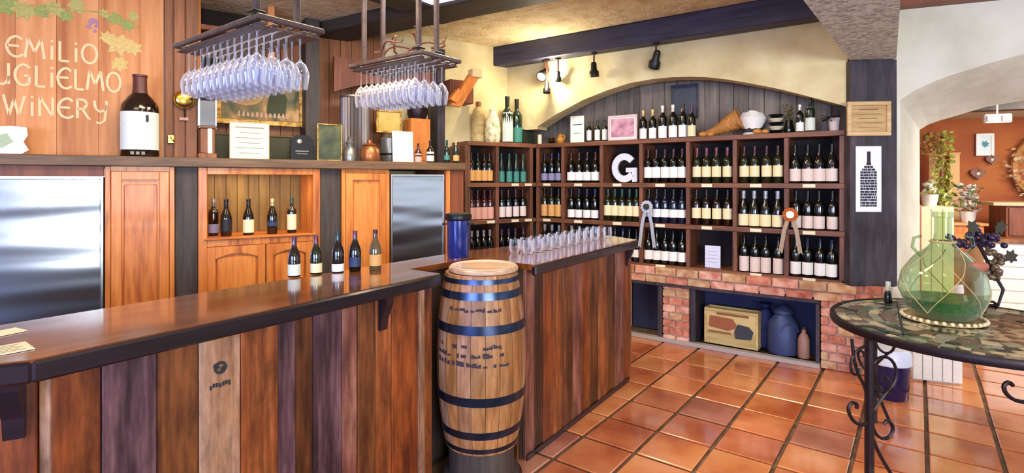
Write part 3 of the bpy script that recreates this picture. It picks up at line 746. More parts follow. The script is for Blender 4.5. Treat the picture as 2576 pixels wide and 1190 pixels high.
# thick edge strip along the front
def edge_strip(p0, p1, name='edge_moulding', th=.022):
    a, b = Vector(p0), Vector(p1); d = (b-a); ln = d.length; ph = math.atan2(d.y, d.x)
    obj(name, MB().box(-.002, ln+.002, -.008, th, ZB-.058, ZB-.004, None, .007), M_edge, t, (a.x, a.y, 0), ph)
for a, b in ((0, 1), (1, 2), (5, 6), (6, 7)):
    pp = front+back; edge_strip(pp[a], pp[b])
# panels: plank runs
def plank_run(p0, p1, cuts, tones, z0=.0, z1=ZB-.032, th=.022, seedv=1, core=True):
    a, b = Vector(p0), Vector(p1); d = b-a; ln = d.length; ph = math.atan2(d.y, d.x); random.seed(seedv)
    if core: obj('frame_panel', MB().box(0, ln, th+.001, th+.04, z0, z1), M_dark, t, (a.x, a.y, 0), ph, label='dark backing behind the planks')
    f = Frame(a.x, a.y, d.x, d.y); ss = [0 if c is None else f.s(c) for c in cuts]
    ss[-1] = ln if cuts[-1] is None else min(ss[-1], ln)
    if cuts[0] is not None: ss[0] = max(ss[0], 0)
    out = []
    for i in range(len(ss)-1):
        pr = random.uniform(-.004, .004)
        out.append(obj('plank', MB().box(ss[i]+.0015, ss[i+1]-.0015, pr, th, z0, z1, None, .003), PL[tones[i % len(tones)]], t, (a.x, a.y, 0), ph))
    return f, ss, out
q0 = Vector(bq(.40, 1.83)); q1 = Vector(bq(1.835, 1.87))
fL, ssL, pls = plank_run(q0, q1, [None, 255, 395, 500, 605, 700, 745, 790, 862, 900, 945, 985, 1050, None], [0, 1, 4, 2, 3, 1, 4, 1, 5, 4, 3, 0, 3], seedv=4)
pls[3]['label'] = 'pale plank stamped with a dark round mark'
# stamped mark on the pale plank
sm_ = fL.s(553); pm = fL.xy(sm_, -.006)
m = MB(); zc_ = zv(925, pm.y)
arc_ribbon(m, .012, .021, 0, 2*PI, -.001, .003, 14, 0, 0); arc_ribbon(m, .006, .012, .5, 4.5, -.0015, .003, 8, .012, -.008)
arc_ribbon(m, .005, .011, 2, 6, -.0012, .003, 8, -.012, .008)
for k in range(7): m.box(-.034+.01*k, -.028+.01*k, -.001, .003, -.062+random.uniform(-.003, .003), -.05+random.uniform(-.004, .004))
sk_ = obj('stamp_mark', m, M_ink, t, (pm.x, pm.y, zc_), fL.phi)
sk_['kind'] = 'stuff'
# pale batten
obj('batten', MB().box(fL.s(1050), fL.s(1062), -.018, .001, 0, ZB-.058, None, .003), PL[2], t, (q0.x, q0.y, 0), fL.phi, label='pale narrow batten')
# left return panel
a0 = Vector((-2.35, .86)); a1 = Vector(bq(.40, 1.83))
plank_run(a0, a1, [None, -160, -60, 95, None], [0, 3, 0, 2], seedv=9)
# jamb beside barrel
def bslab(p0, q0_, p1, q1_, z0, z1, mat, name, lb=None, b=.003):
    obj(name, MB().box(min(p0, p1), max(p0, p1), min(q0_, q1_), max(q0_, q1_), z0, z1, None, b), mat, t, None, bphi, label=lb)
bslab(1.805, 1.895, 1.828, 2.22, 0, ZB-.032, PL[2], 'end_board')
bslab(2.318, 1.715, 2.34, 2.2, 0, ZB-.032, PL[4], 'end_board')
bslab(1.83, 2.06, 2.318, 2.09, 0, ZB-.032, M_dark, 'recess_back')
bslab(.5, 2.16, 3.8, 2.18, 0, ZB-.032, M_dark, 'back_panel')
# right plank run
fR, ssR, _ = plank_run(Vector(bq(2.34, 1.675)), Vector(bq(3.745, 1.735)), [None, 1345, 1368, 1392, 1415, 1440, 1463, 1485, 1506, 1526, 1548, 1570, 1588, None], [5, 4, 0, 3, 4, 5, 0, 4, 3, 4, 5, 0, 3], seedv=6)
bslab(3.745, 1.735, 3.765, 2.0, 0, ZB-.032, PL[4], 'end_board')
obj('toe_kick', MB().box(0, ssR[-1], -.012, -.002, 0, .03, None, .002), M_edge, t, (fR.o.x, fR.o.y, 0), fR.phi)
# corbels
def corbel(fr, s, zt, sc=1):
    prof = [(0, 0), (0, -.165), (-.02, -.165), (-.03, -.11), (-.055, -.07), (-.075, -.03), (-.08, 0)]
    prof = [(x*sc*.8, z*sc) for x, z in prof]
    n = len(prof); vs = [(-.022*sc, y, z) for y, z in prof]+[(.022*sc, y, z) for y, z in prof]
    fs = [tuple(range(n)), tuple(range(n, 2*n))]+[(i, (i+1) % n, n+(i+1) % n, n+i) for i in range(n)]
    p = fr.xy(s, 0); obj('corbel', MB().add(vs, fs), M_edge, t, (p.x, p.y, zt), fr.phi)
corbel(fL, fL.s(960), ZB-.058, .9); corbel(fR, ssR[-1]-.03, ZB-.058, .8)
fc = Frame(a0.x, a0.y, (a1-a0).x, (a1-a0).y); corbel(fc, fc.s(40), ZB-.058, 1.0)
# paper on the bar at the left
g = gz(5, 882, ZB+.001)
t_ = thing('paper_menu', 'pale printed tasting sheet lying at the left end of the bar', 'paper', g, bphi)
obj('sheet', MB().box(-.055, .055, -.05, .05, 0, .002), M_cream_p, t_)
m = MB()
for k in range(5): m.box(-.045, .04-.01*(k % 2), -.036+.016*k, -.032+.016*k, .002, .0025)
obj('print', m, M_greyink, t_)
g = gz(-12, 842, ZB+.001)
t_ = thing('paper_menu', 'second pale sheet behind the first at the left bar end', 'paper', g, bphi+.2)
obj('sheet', MB().box(-.06, .06, -.035, .035, 0, .002), M_cream_p, t_)

# barrel
bx_, by_ = bq(2.075, 1.76)
t = thing('barrel', 'upright oak wine barrel with blue-black iron hoops set into the bar', 'barrel', (bx_, by_, 0), bphi)
zb0, zb1 = .20, 1.045; zc = (zb0+zb1)/2
def br(z):
    k = (z-zc)/((zb1-zb0)/2); return .226-.044*k*k
ns = 20
st = []
zz = [zb0+(zb1-zb0)*i/12 for i in range(13)]
M_st = [wood('stave_wood_%s' % n, a, b_, .45, 'z', 7, .1, .5, c3=c, dirt=.4) for n, a, b_, c in (('tan', '70401C', 'BC8450', '9C6434'), ('red', '66341A', 'AC6C40', '884C26'), ('pale', '7E5234', 'C4967A', 'A0704C'))]
sm_ = []
for k in range(3):
    m = MB(); n = 3
    prof = [(br(z), z) for z in zz]+[(br(z)-.022, z) for z in reversed(zz)]+[(br(zz[0]), zz[0])]
    m.lathe(prof, n, None, -PI/ns+.004, PI/ns-.004)
    me = m.mesh('stave', True, 40); me.materials.append(M_st[k]); sm_.append(me)
random.seed(5)
for i in range(ns): obj('stave', sm_[random.choice((0, 0, 1, 2))], None, t, (0, 0, 0), 2*PI*i/ns)
M_hoop = plain('hoop_iron', '3A4660', .28, .9, var=.3, bscale=14)
for z, hh, in ((1.02, .022), (.955, .036), (.80, .042), (.465, .042), (.30, .036), (.222, .022)):
    q = [(br(z-hh/2)+.003, z-hh/2), (br(z+hh/2)+.003, z+hh/2), (br(z+hh/2), z+hh/2), (br(z-hh/2), z-hh/2), (br(z-hh/2)+.003, z-hh/2)]
    hp = obj('hoop', MB().lathe(q, 40), M_hoop, t, smooth=True, ang=30)
obj('head', MB().lathe([(0, zb1-.03), (.178, zb1-.03), (.178, zb1-.015), (0, zb1-.015)], 32), M_st[2], t)
obj('liner', MB().lathe([(br(z)-.02, z) for z in zz], 24), M_black, t, label='dark inside of the barrel')
# faded marks burnt on the barrel
def marks(zc, rows, cols, a0, a1, h):
    m = MB()
    for r in range(rows):
        for c in range(cols):
            if random.random() < .25: continue
            a = a0+(a1-a0)*c/cols+random.uniform(-.01, .01); z = zc-r*h*1.6+random.uniform(-.004, .004); R = br(z)+.0008
            w_ = random.uniform(.012, .03)
            m.add([(R*math.cos(a), R*math.sin(a), z), (R*math.cos(a+w_/R), R*math.sin(a+w_/R), z), (R*math.cos(a+w_/R), R*math.sin(a+w_/R), z+h*random.uniform(.3, 1)), (R*math.cos(a), R*math.sin(a), z+h*random.uniform(.3, 1))], [(0, 1, 2, 3)])
    o = obj('burnt_mark', m, plain('burnt', '3A2A30', .8), t); o['kind'] = 'stuff'
marks(.715, 3, 15, math.radians(-205), math.radians(-105), .026); marks(.885, 1, 10, math.radians(-185), math.radians(-110), .02)
t = thing('barrel_stand', 'dark round wooden base under the oak barrel', 'stand', (bx_, by_, 0), bphi)
obj('base', MB().lathe([(0, 0), (.19, 0), (.19, .05), (.165, .06), (.165, .195), (0, .195)], 28), M_dark, t, smooth=True)
obj('foot_ring', MB().lathe([(.19, .0), (.205, .0), (.205, .03), (.19, .04)], 28), M_edge, t, smooth=True)
pcap = bq(2.09, 1.76)
t = thing('round_board', 'pale round wooden board on top of the barrel', 'board', (*pcap, zb1+.001), 0)
obj('board', MB().lathe([(0, 0), (.17, 0), (.176, .006), (.176, .018), (.17, .024), (0, .024)], 36), wood('pale_board', 'A07A5C', 'CFAE90', .35, 'x', 6, 0, .1, coat=.3), t, smooth=True)
obj('rim', MB().lathe([(.15, .024), (.165, .03), (.172, .024)], 36), plain('board_rim', 'B89A80', .4), t, smooth=True)

# blue canister on the bar
g = bq(2.30, 2.13)
t = thing('canister', 'tall cobalt blue canister with a black rim beside the barrel', 'canister', (*g, ZB), 0)
M_blue = plain('cobalt', '10256E', .2, .2, coat=.5)
obj('body', MB().lathe([(0, 0), (.062, 0), (.064, .01), (.066, .2), (.066, .235), (.06, .235), (.06, .02), (0, .02)], 28), M_blue, t, smooth=True)
obj('rim', MB().lathe([(.068, .212), (.078, .22), (.08, .238), (.074, .25), (.06, .25), (.06, .238)], 28), M_black, t, smooth=True)
for sg in (-1, 1):
    obj('knob', MB().ball((sg*.084, 0, .19), .009, 8, 6), M_black, t, smooth=True)
    obj('rod', MB().box(min(sg*.066, sg*.08), max(sg*.066, sg*.08), -.004, .004, .186, .194), M_black, t)
obj('lid', MB().lathe([(0, .256), (.05, .254), (.07, .25), (.06, .245), (0, .245)], 24), M_black, t, smooth=True)
# bottles on the bar
for (u, vb, hpx, d, kw) in ((740, 699, 100, 'dark violet-capped', B(cap='violet', glass='amber', lab='pale', l0=.0201, l1=.09, shape='burgundy')), (795, 692, 96, 'violet-capped slim', B(cap='rose', glass='olive', lab='cream', l0=.0202, l1=.08, shape='burgundy')),
                         (850, 687, 100, 'green-topped white-based', B(cap='green', glass='dark', lab='white', l0=.012, l1=.06, shape='burgundy')), (893, 684, 100, 'rose-capped dark', B(cap='rose', glass='dark', lab='navy', l0=.04, l1=.1, shape='burgundy')),
                         (944, 681, 100, 'olive glass brown-capped', B(cap='red', glass='clear', lab='orange', l0=.04, l1=.11, shape='burgundy'))):
    g = gz(u, vb-3, ZB+.0005); h = hpx*g.y/FPX/.299
    o = bottle(g, bphi-.5, '%s small wine bottle standing on the bar' % d, 'small bottles on the bar', sc=h, seg=18, name='small_wine_bottle', **kw)
    o.scale = (h*1.08, h*1.08, h)
# bottles in the niche
for i, (u, d, kw) in enumerate(((537, 'dark bottle with silver capsule and lilac label at the left end of the niche', B(cap='silver', glass='amber', lab='lilac', l0=.03, l1=.09)), (569, 'black bottle without light label second in the niche', B(cap='black', lab='black', shape='burgundy')),
                     (625, 'dark bottle with cream oval label in the middle of the niche', B(cap='black', lab='cream', l0=.03, l1=.12, shape='burgundy')), (685, 'black bottle with gold foil neck in the niche', B(cap='gold', lab='navy', l0=.07, l1=.1, shape='burgundy')), (734, 'bottle with tall cream label at the right end of the niche', B(cap='green', lab='cream', l0=.04, l1=.15)))):
    p = on(W, u, .12 if i else .2, zn0); bottle(p, W.phi, d, 'bottles in the honey wood niche', sc=.9, seg=18, **kw)
# stemless tasting glasses on the far part of the bar
gm = MB().lathe([(0, 0), (.024, 0), (.03, .012), (.034, .04), (.030, .085)], 14).mesh('tumbler', True, 60); gm.materials.append(M_glass)
k = 0
for r in range(2):
    for i in range(11):
        p, q = 2.62+.113*i, 1.86+.1*r+.005*i
        o = obj('tasting_glass', gm, None, None, (*bq(p, q), ZB), random.uniform(0, 3))
        tag(o, '%s stemless tasting glass from the barrel, %s row on the bar' % (['first', 'second', 'third', 'fourth', 'fifth', 'sixth', 'seventh', 'eighth', 'ninth', 'tenth', 'eleventh'][i], ['front', 'back'][r]), 'glass', 'tasting glasses on the bar')

# ---------------------------------------------------------------- hanging glass racks
GP = [(.0335, 0.0), (.032, -.002), (.006, -.006), (.0035, -.012), (.003, -.085), (.006, -.094), (.024, -.112), (.036, -.14), (.0375, -.16), (.034, -.19), (.029, -.215)]
gfoot = MB().lathe([(0, .001)]+GP[:3], 14).mesh('foot', True, 60); gfoot.materials.append(M_glass)
gstem = MB().lathe([(.006, -.006), (.0035, -.014), (.003, -.085), (.006, -.094)], 8).mesh('stem', True, 60); gstem.materials.append(M_glass)
gbowl = MB().lathe([(0, -.094)]+GP[5:], 16).mesh('bowl', True, 60); gbowl.materials.append(M_glass)
NUM = ['first', 'second', 'third', 'fourth', 'fifth', 'sixth', 'seventh', 'eighth', 'ninth', 'tenth', 'eleventh', 'twelfth']
M_rack = wood('rack_wood', '33282A', '5C4A46', .45, 'x', 8, .05, .2)
def rack(ax, ay, z, lx, ly, nx, ny, which, label, posts):
    t = thing('glass_rack', label, 'glass rack', (ax, ay, z), bphi)
    for nm, b in (('rail', (-.02, lx+.02, -.02, .0, 0, .022)), ('rail', (-.02, lx+.02, ly, ly+.02, 0, .022)), ('rail', (-.02, .0, .0, ly, 0, .022)), ('rail', (lx, lx+.02, .0, ly, 0, .022))):
        obj(nm, MB().box(*b, None, .004), M_rack, t)
    for i in range(nx+1):
        x = lx*i/nx
        x = min(max(x, .012), lx-.012)
        obj('slat', MB().box(x-.010, x+.010, .0, ly, -.014, -.002, None, .002), M_rack, t)
        obj('runner', MB().box(x-.022, x+.022, .0, ly, -.020, -.015, None, .001), M_rack, t)
    for (px, py) in posts:
        obj('hanger_post', MB().box(px-.012, px+.012, py-.012, py+.012, .031, CEILN-z-.001, None, .003), M_rack, t)
        obj('bracket', MB().box(px-.025, px+.025, py-.025, py+.025, .031, .04, None, .002), M_black, t)
    random.seed(which)
    for i in range(nx):
        for j in range(ny):
            lx_, ly_ = lx*(i+.5)/nx, .085+(ly-.12)*j/(ny-1)+(.0 if i % 2 == 0 else .0)
            q = Vector((ax, ay))+BAR.d*lx_+BAR.n*ly_
            g = thing('wine_glass', 'upside-down wine glass, %s from the near end in %s channel of the %s rack' % (NUM[j], NUM[i], ['left', 'right'][which]), 'wine glass', (q.x, q.y, z-.0135), random.uniform(0, 3), 'hanging wine glasses in the %s rack' % ['left', 'right'][which])
            obj('foot', gfoot, None, g); obj('stem', gstem, None, g); obj('bowl', gbowl, None, g)
p0 = gz(655, 45, 2.12) if False else None
def rk(u, v, z): y = (z-H)*FPX/(V0-v); return av(u)*y, y
ax, ay = rk(655, 50, 2.12)
rack(ax, ay, 2.12, .25, .74, 4, 11, 0, 'dark hanging rack full of wine glasses, nearer the painted lettering', [(.0, .03), (.2, .08)])
ax, ay = rk(1060, 137, 2.16)
rack(ax, ay, 2.16, .27, .58, 4, 10, 1, 'dark hanging rack full of wine glasses behind the barrel end of the bar', [(.0, .02), (.13, .02), (.06, .55), (.2, .55)])
# dried vine on the right rack
q = Vector((ax, ay))+BAR.d*.135+BAR.n*.29
t = thing('dried_vine', 'tangle of dried brown grapevine lying on the right glass rack', 'vine', (q.x, q.y, 2.19), bphi)
random.seed(21)
for k in range(7):
    pts = [Vector((random.uniform(-.1, .1), random.uniform(-.24, .24), .02+random.random()*.03))]
    d = Vector((random.uniform(-1, 1), random.uniform(-1, 1), .5))
    for i in range(9):
        d = (d+Vector((random.uniform(-.7, .7), random.uniform(-.7, .7), random.uniform(-.5, .5)))).normalized(); nx_ = pts[-1]+d*.045
        nx_.z = min(max(nx_.z, .012), .13); nx_.x = min(max(nx_.x, -.13), .13); nx_.y = min(max(nx_.y, -.27), .27); pts.append(nx_)
    obj('twig', MB().tube(pts, [.008-.0006*i for i in range(10)], 6), plain('vine_bark', '6A3E2A', .8, var=.3), t, smooth=True)

# ---------------------------------------------------------------- painted lettering
LET = {
 'E': [[(.80, .86), (.66, .97), (.46, 1.0), (.22, .88), (.08, .68), (.04, .47), (.10, .25), (.25, .08), (.48, 0), (.68, .03), (.84, .14)], [(.06, .53), (.66, .53)]],
 'M': [[(0, 0), (.16, 1), (.5, .3), (.84, 1), (1.0, 0)]],
 'i': [[(.2, 0), (.2, .72)], [(.2, .9), (.2, 1.0)]],
 'I': [[(.2, 0), (.2, 1)]],
 'L': [[(.12, 1), (.12, 0), (.62, 0)]],
 'O': [[(.45+.42*math.cos(2*PI*k/14), .5+.5*math.sin(2*PI*k/14)) for k in range(15)]],
 'G': [[(.84, .84), (.68, .96), (.46, 1.0), (.22, .88), (.08, .68), (.04, .47), (.10, .25), (.25, .08), (.48, 0), (.68, .04), (.82, .14)], [(.82, .14), (.82, .46), (.52, .46)]],
 'U': [[(.08, 1), (.08, .3), (.25, .03), (.5, 0), (.72, .15), (.8, .4), (.8, 1)], [(.8, .4), (.8, 0)]],
 'W': [[(0, 1), (.28, 0), (.52, .8), (.76, 0), (1.05, 1)]],
 'N': [[(.08, 0), (.08, 1), (.75, 0), (.75, 1)]],
 'R': [[(.1, 0), (.1, 1), (.45, 1), (.64, .78), (.45, .52), (.1, .5)], [(.38, .5), (.72, 0), (.82, -.02)]],
 'Y': [[(.05, 1), (.12, .6), (.4, .42), (.7, .6), (.72, 1)], [(.72, .8), (.62, -.05), (.35, -.22), (.15, -.15)]]}
ADV = dict(E=.95, M=1.2, i=.5, I=.5, L=.8, O=1.05, G=1.08, U=1.0, W=1.22, N=1.0, R=.98, Y=.95)
M_let = plain('painted_letter', 'EBC896', .6)
t = wthing('painted_sign', 'cream painted winery lettering with vine leaves on the board wall', 'sign')
def curve2(P, n=4):
    P = [Vector(p) for p in P]; out = []
    for i in range(len(P)-1):
        p0 = P[max(i-1, 0)]; p1 = P[i]; p2 = P[i+1]; p3 = P[min(i+2, len(P)-1)]
        for k in range(n):
            f = k/n; out.append(.5*((2*p1)+(p2-p0)*f+(2*p0-5*p1+4*p2-p3)*f*f+(3*p1-p0-3*p2+p3)*f**3))
    return [tuple(p) for p in out+[P[-1]]]
def letter(ch, x, z, h, wsc, par):
    m = MB(); th = .0075
    paths = []
    for p_ in LET[ch]:
        if ch in 'MWNLR' or len(p_) < 4: paths += [[p_[i], p_[i+1]] for i in range(len(p_)-1)]
        else: paths.append(p_)
    for path in paths:
        if ch in 'EGUYR' and len(path) > 4: path = curve2(path)
        P = [Vector((x+px*h*wsc, z+pz*h)) for px, pz in path]
        L_, R_ = [], []
        for i, p in enumerate(P):
            d = (P[min(i+1, len(P)-1)]-P[max(i-1, 0)]).normalized(); nn = Vector((-d.y, d.x))*th
            L_.append(p+nn); R_.append(p-nn)
        vs = [(q.x, 0, q.y) for q in L_+R_]; vs += [(v[0], .0025, v[2]) for v in vs]; k = len(P); n2 = 2*k
        fs = []
        for i in range(k-1):
            fs += [(i, i+1, k+i+1, k+i), (n2+i, n2+i+1, n2+k+i+1, n2+k+i), (i, i+1, n2+i+1, n2+i), (k+i, k+i+1, n2+k+i+1, n2+k+i)]
        fs += [(0, k, n2+k, n2), (k-1, 2*k-1, n2+2*k-1, n2+k-1)]
        m.add(vs, fs)
    obj('letter', m, M_let, par, (0, .246, 0))
def word(txt, u0, u1, v_mid_base, h, z=None):
    s0, s1 = W.s(u0, .247), W.s(u1, .247); tot = sum(ADV[c] for c in txt); f = (s1-s0)/(tot*h)
    x = s0
    for c in txt: letter(c, x, z, h, f, t); x += ADV[c]*h*f
def zat(u, v): return W.sz(u, v, .247)[1]
z1_ = (zat(40, 135)+zat(220, 166))/2; word('EMiLiO', 15, 252, 0, zat(220, 118)-zat(220, 166), z1_)
z2_ = (zat(50, 213)+zat(285, 232))/2; h2_ = zat(130, 165)-zat(130, 216)
s0_ = W.s(-75, .247); z3_ = (zat(60, 290)+zat(220, 300))/2
def word_s(txt, ua, ub, z, h): word(txt, ua, ub, 0, h, z)
word_s('GU', -62, 30, z2_, h2_); word_s('GLiELMO', 36, 310, z2_, h2_)
word_s('WiNERY', 8, 278, z3_, zat(60, 240)-zat(60, 290))
# painted vine
M_leaf = [plain('leaf_paint_%s' % n, c, .7, var=.15) for n, c in (('green', '8E9850'), ('olive', 'ACA45C'), ('pale', 'CDB26C'))]
random.seed(13)
def leaf_poly(cx, cz, r, rot):
    P = []
    for i in range(14):
        a = 2*PI*i/14; rr = r*(1 if i % 2 == 0 else .62)*(.8 if 5 < i < 9 else 1); P.append((cx+rr*math.cos(a+rot), cz+rr*math.sin(a+rot)))
    return P
for u, v, r, k in ((10, 12, .09, 0), (60, 25, .07, 1), (105, 30, .05, 0), (135, 22, .06, 1), (165, 38, .05, 0), (195, 15, .06, 1), (290, 48, .055, 0), (320, 62, .05, 0), (335, 40, .04, 1), (262, 35, .04, 1), (300, 110, .09, 2), (335, 120, .06, 2), (300, 160, .06, 2), (270, 95, .05, 2), (-40, 20, .08, 0)):
    s_, z_ = W.sz(u, v, .247)
    if z_+r > CEILN-.01: z_ = CEILN-.012-r
    obj('painted_leaf', MB().xprism(leaf_poly(s_, z_, r, random.random()*6), .2475-random.random()*.001, .2505), M_leaf[k], t)
s_, z_ = W.sz(233, 62, .247)
for i in range(16):
    a = random.random()*6.3; rr = math.sqrt(random.random())
    cx, cz = s_+rr*.03*math.cos(a), z_+rr*.05*math.sin(a)
    obj('painted_grape', MB().xprism([(cx+.011*math.cos(2*PI*j/8), cz+.011*math.sin(2*PI*j/8)) for j in range(8)], .2465-.0001*i, .2505), plain('grape_paint', 'A87890', .7), t)
obj('painted_vine', MB().tube([(W.sz(u, v, .247)[0], .2495, min(W.sz(u, v, .247)[1], CEILN-.02)) for u, v in ((-60, 5), (20, 18), (100, 12), (180, 25), (250, 30), (320, 52), (350, 70))], .005, 5), M_leaf[1], t)

# ---------------------------------------------------------------- things on the mantel
def picture(fr, u0, u1, v0, v1, off, label, cat, frame_m, pic_m, fw=.02, th=.02, name='picture_frame', z0=None, tilt=0, lines=0, mat_w=0, lm=None):
    s0, s1 = fr.s(u0, off), fr.s(u1, off); sm = (s0+s1)/2; p = fr.xy(sm, off); zt = zv(v0, p.y); zb = zv(v1, p.y) if z0 is None else z0
    w2, hh = (s1-s0)/2, zt-zb
    t = thing(name, label, cat, (p.x, p.y, zb), fr.phi); t.rotation_euler[0] = tilt
    m = MB()
    for b in ((-w2, w2, 0, fw), (-w2, w2, hh-fw, hh), (-w2, -w2+fw, fw, hh-fw), (w2-fw, w2, fw, hh-fw)): m.box(b[0], b[1], -th, 0, b[2], b[3], None, min(.004, fw/4))
    obj('frame', m, frame_m, t)
    if mat_w:
        obj('mount', MB().box(-w2+fw, w2-fw, -.008, -.004, fw, hh-fw), M_paper, t)
    g = fw+mat_w
    obj('picture', MB().box(-w2+g, w2-g, -.0095 if mat_w else -.008, -.002, g, hh-g), pic_m, t)
    if lines:
        m = MB()
        for k in range(lines):
            z = g+(hh-2*g)*(k+1)/(lines+1); ln = (w2-g)*(.75 if k % 2 else .55)
            m.box(-ln, ln, -.0105, -.009, z, z+.004+.004*(k == lines-1))
        obj('print', m, lm or M_greyink, t)
    return t
# magnum
p = on(W, 352, .1, ZM1)
t = thing('large_wine_bottle', 'very large dark wine bottle with a tall white label on the mantel', 'wine bottle', p, W.phi)
hh = .52; rr = .104
d_ = p[1]; rr = 41*d_/FPX; hh = (384-178)*d_/FPX
obj('glass_body', MB().lathe([(0, 0), (rr*.95, 0), (rr, .012), (rr, hh*.56), (rr*.93, hh*.64), (rr*.62, hh*.73), (rr*.38, hh*.78), (rr*.34, hh*.83), (rr*.32, hh*.97), (rr*.38, hh*.975), (rr*.38, hh), (0, hh)], 32), M_bot['amber'], t, smooth=True, ang=50)
obj('label', MB().lathe([(rr+.002, hh*.085), (rr+.002, hh*.54)], 16, None, -PI/2-1.3, -PI/2+1.3), plain('big_label', 'DDE4DA', .6), t, smooth=True)
obj('capsule', MB().lathe([(rr*.42, hh*.775), (rr*.37, hh*.83), (rr*.36, hh*.97), (rr*.4, hh*.98), (rr*.4, hh*1.003), (0, hh*1.003)], 20), plain('capsule_wine', '5A2A22', .4), t, smooth=True)
m = MB(); m.box(.035, .05, -rr-.004, -rr+.006, hh*.42, hh*.5); obj('label_mark', m, M_ink, t)
m = MB()
for i in range(3): m.box(-.05+.03*i, -.03+.03*i, -rr-.003, -rr+.01, .014, .034)
obj('band_mark', m, M_greyink, t)
# crumpled white paper sculpture at left
p = on(W, 18, .1, ZM1)
t = thing('paper_card', 'white folded card at the left end of the mantel', 'card', p, W.phi)
obj('card', MB().xprism([(-.12, 0), (.06, 0), (.10, .03), (.075, .08), (.095, .12), (.09, .17), (.02, .175), (-.12, .16)], -.01, .01), M_paper, t)
obj('leaf_print', MB().xprism([(-.06, .05), (-.02, .04), (.03, .08), (.0, .13), (-.05, .11)], -.012, -.0095), plain('soft_green', 'A8BC98', .7), t)
# brass bell-shaped lamp on the pier
p = onz(W, 463, .19, 250)
t = thing('brass_gong', 'round brass disc hanging on the brown pier', 'gong', p, W.phi)
obj('disc', MB().ball((0, 0, 0), .062, 20, 12, (1, .35, 1)), M_brass, t, smooth=True)
obj('rim', MB().tube([(.062*math.cos(2*PI*i/24), 0, .062*math.sin(2*PI*i/24)) for i in range(24)], .005, 6, closed=True), M_brass, t, smooth=True)
obj('clapper', MB().tube([(.0, -.02, -.04), (.005, -.022, -.13)], .005, 6), M_iron, t)
p = onz(W, 463, .2, 303)
o = obj('name_tag', MB().box(-.028, .028, 0, .01, 0, .022, None, .002), plain('tag_pink', 'D0A890', .6), None, p, W.phi); tag(o, 'small pale plaque below the brass disc', 'plaque')
p = onz(W, 430, .2, 350)
t = thing('bottle_opener', 'small metal opener fixed low on the brown pier', 'opener', p, W.phi)
obj('plate', MB().box(-.02, .02, 0, .012, -.03, .03, None, .003), M_brass, t)
obj('hook', MB().tube([(0, -.002, .02), (.0, -.03, .015), (.01, -.035, -.005), (.02, -.025, -.02)], .005, 6), M_brass, t, smooth=True)
# lantern
p = on(W, 521, .12, ZM1)
t = thing('lantern', 'tall narrow metal and glass lantern left of the certificate', 'lantern', p, W.phi)
k = d_ = p[1]; lh = (392-228)*k/FPX; lw = 20*k/FPX
obj('base', MB().box(-lw, lw, -lw, lw, 0, lh*.08, None, .004), M_brown, t)
obj('lower_case', MB().box(-lw*.8, lw*.8, -lw*.8, lw*.8, lh*.08, lh*.46, None, .004), M_brown, t)
obj('inset', MB().box(.0, lw*.5, -lw*.86, -lw*.78, lh*.08, lh*.46), plain('pale_inset', 'D8C4B8', .4), t)
obj('glass_case', MB().box(-lw*.85, lw*.85, -lw*.85, lw*.85, lh*.5, lh*.88, None, .003), plain('smoky_glass', '8A8E92', .15, .4), t)
m = MB()
for x in (-lw*.9, lw*.9):
    for y in (-lw*.9, lw*.9): m.box(x-.004, x+.004, y-.004, y+.004, lh*.46, lh*.9)
obj('corner_bar', m, M_trimst, t)
obj('shelf_plate', MB().box(-lw, lw, -lw, lw, lh*.46, lh*.5, None, .003), M_mantel, t)
obj('cap', MB().box(-lw*1.05, lw*1.05, -lw*1.05, lw*1.05, lh*.9, lh, None, .006), M_black, t)
# landscape painting
M_pnt = blotch('landscape_paint', ['2C2E18', '5C5A2C', '8C6C34', 'C89858', 'DCB87C'], 5, .5, .2, dist=.6)
tp = picture(W, 541, 764, 175, 316, .72, 'gold-framed landscape painting behind the left glass rack', 'painting', M_gold, M_pnt, .045, .03, 'painting')
s0_, s1_ = W.s(541, .72), W.s(764, .72); w2 = (s1_-s0_)/2
m = MB().ball((-w2*.35, -.0, .26), .12, 20, 8, (1.2, .03, .8)); obj('painted_cloud', m, plain('paint_glow', 'D8A868', .6), tp, (0, -.009, 0))
m = MB()
m.xprism([(w2*.1, .1), (w2*.55, .09), (w2*.6, .25), (w2*.4, .36), (w2*.2, .3)], -.012, -.008); obj('painted_tree', m, plain('paint_tree', '3E4420', .7), tp)
m = MB(); random.seed(2)
for i in range(12): x = -w2*.5+w2*1.2*i/12; m.xprism([(x-.012, .07), (x+.012, .07), (x+.008, .1+random.random()*.02), (x-.006, .11)], -.013, -.008)
obj('painted_figures', m, plain('paint_fig', 'C8A080', .7), tp)
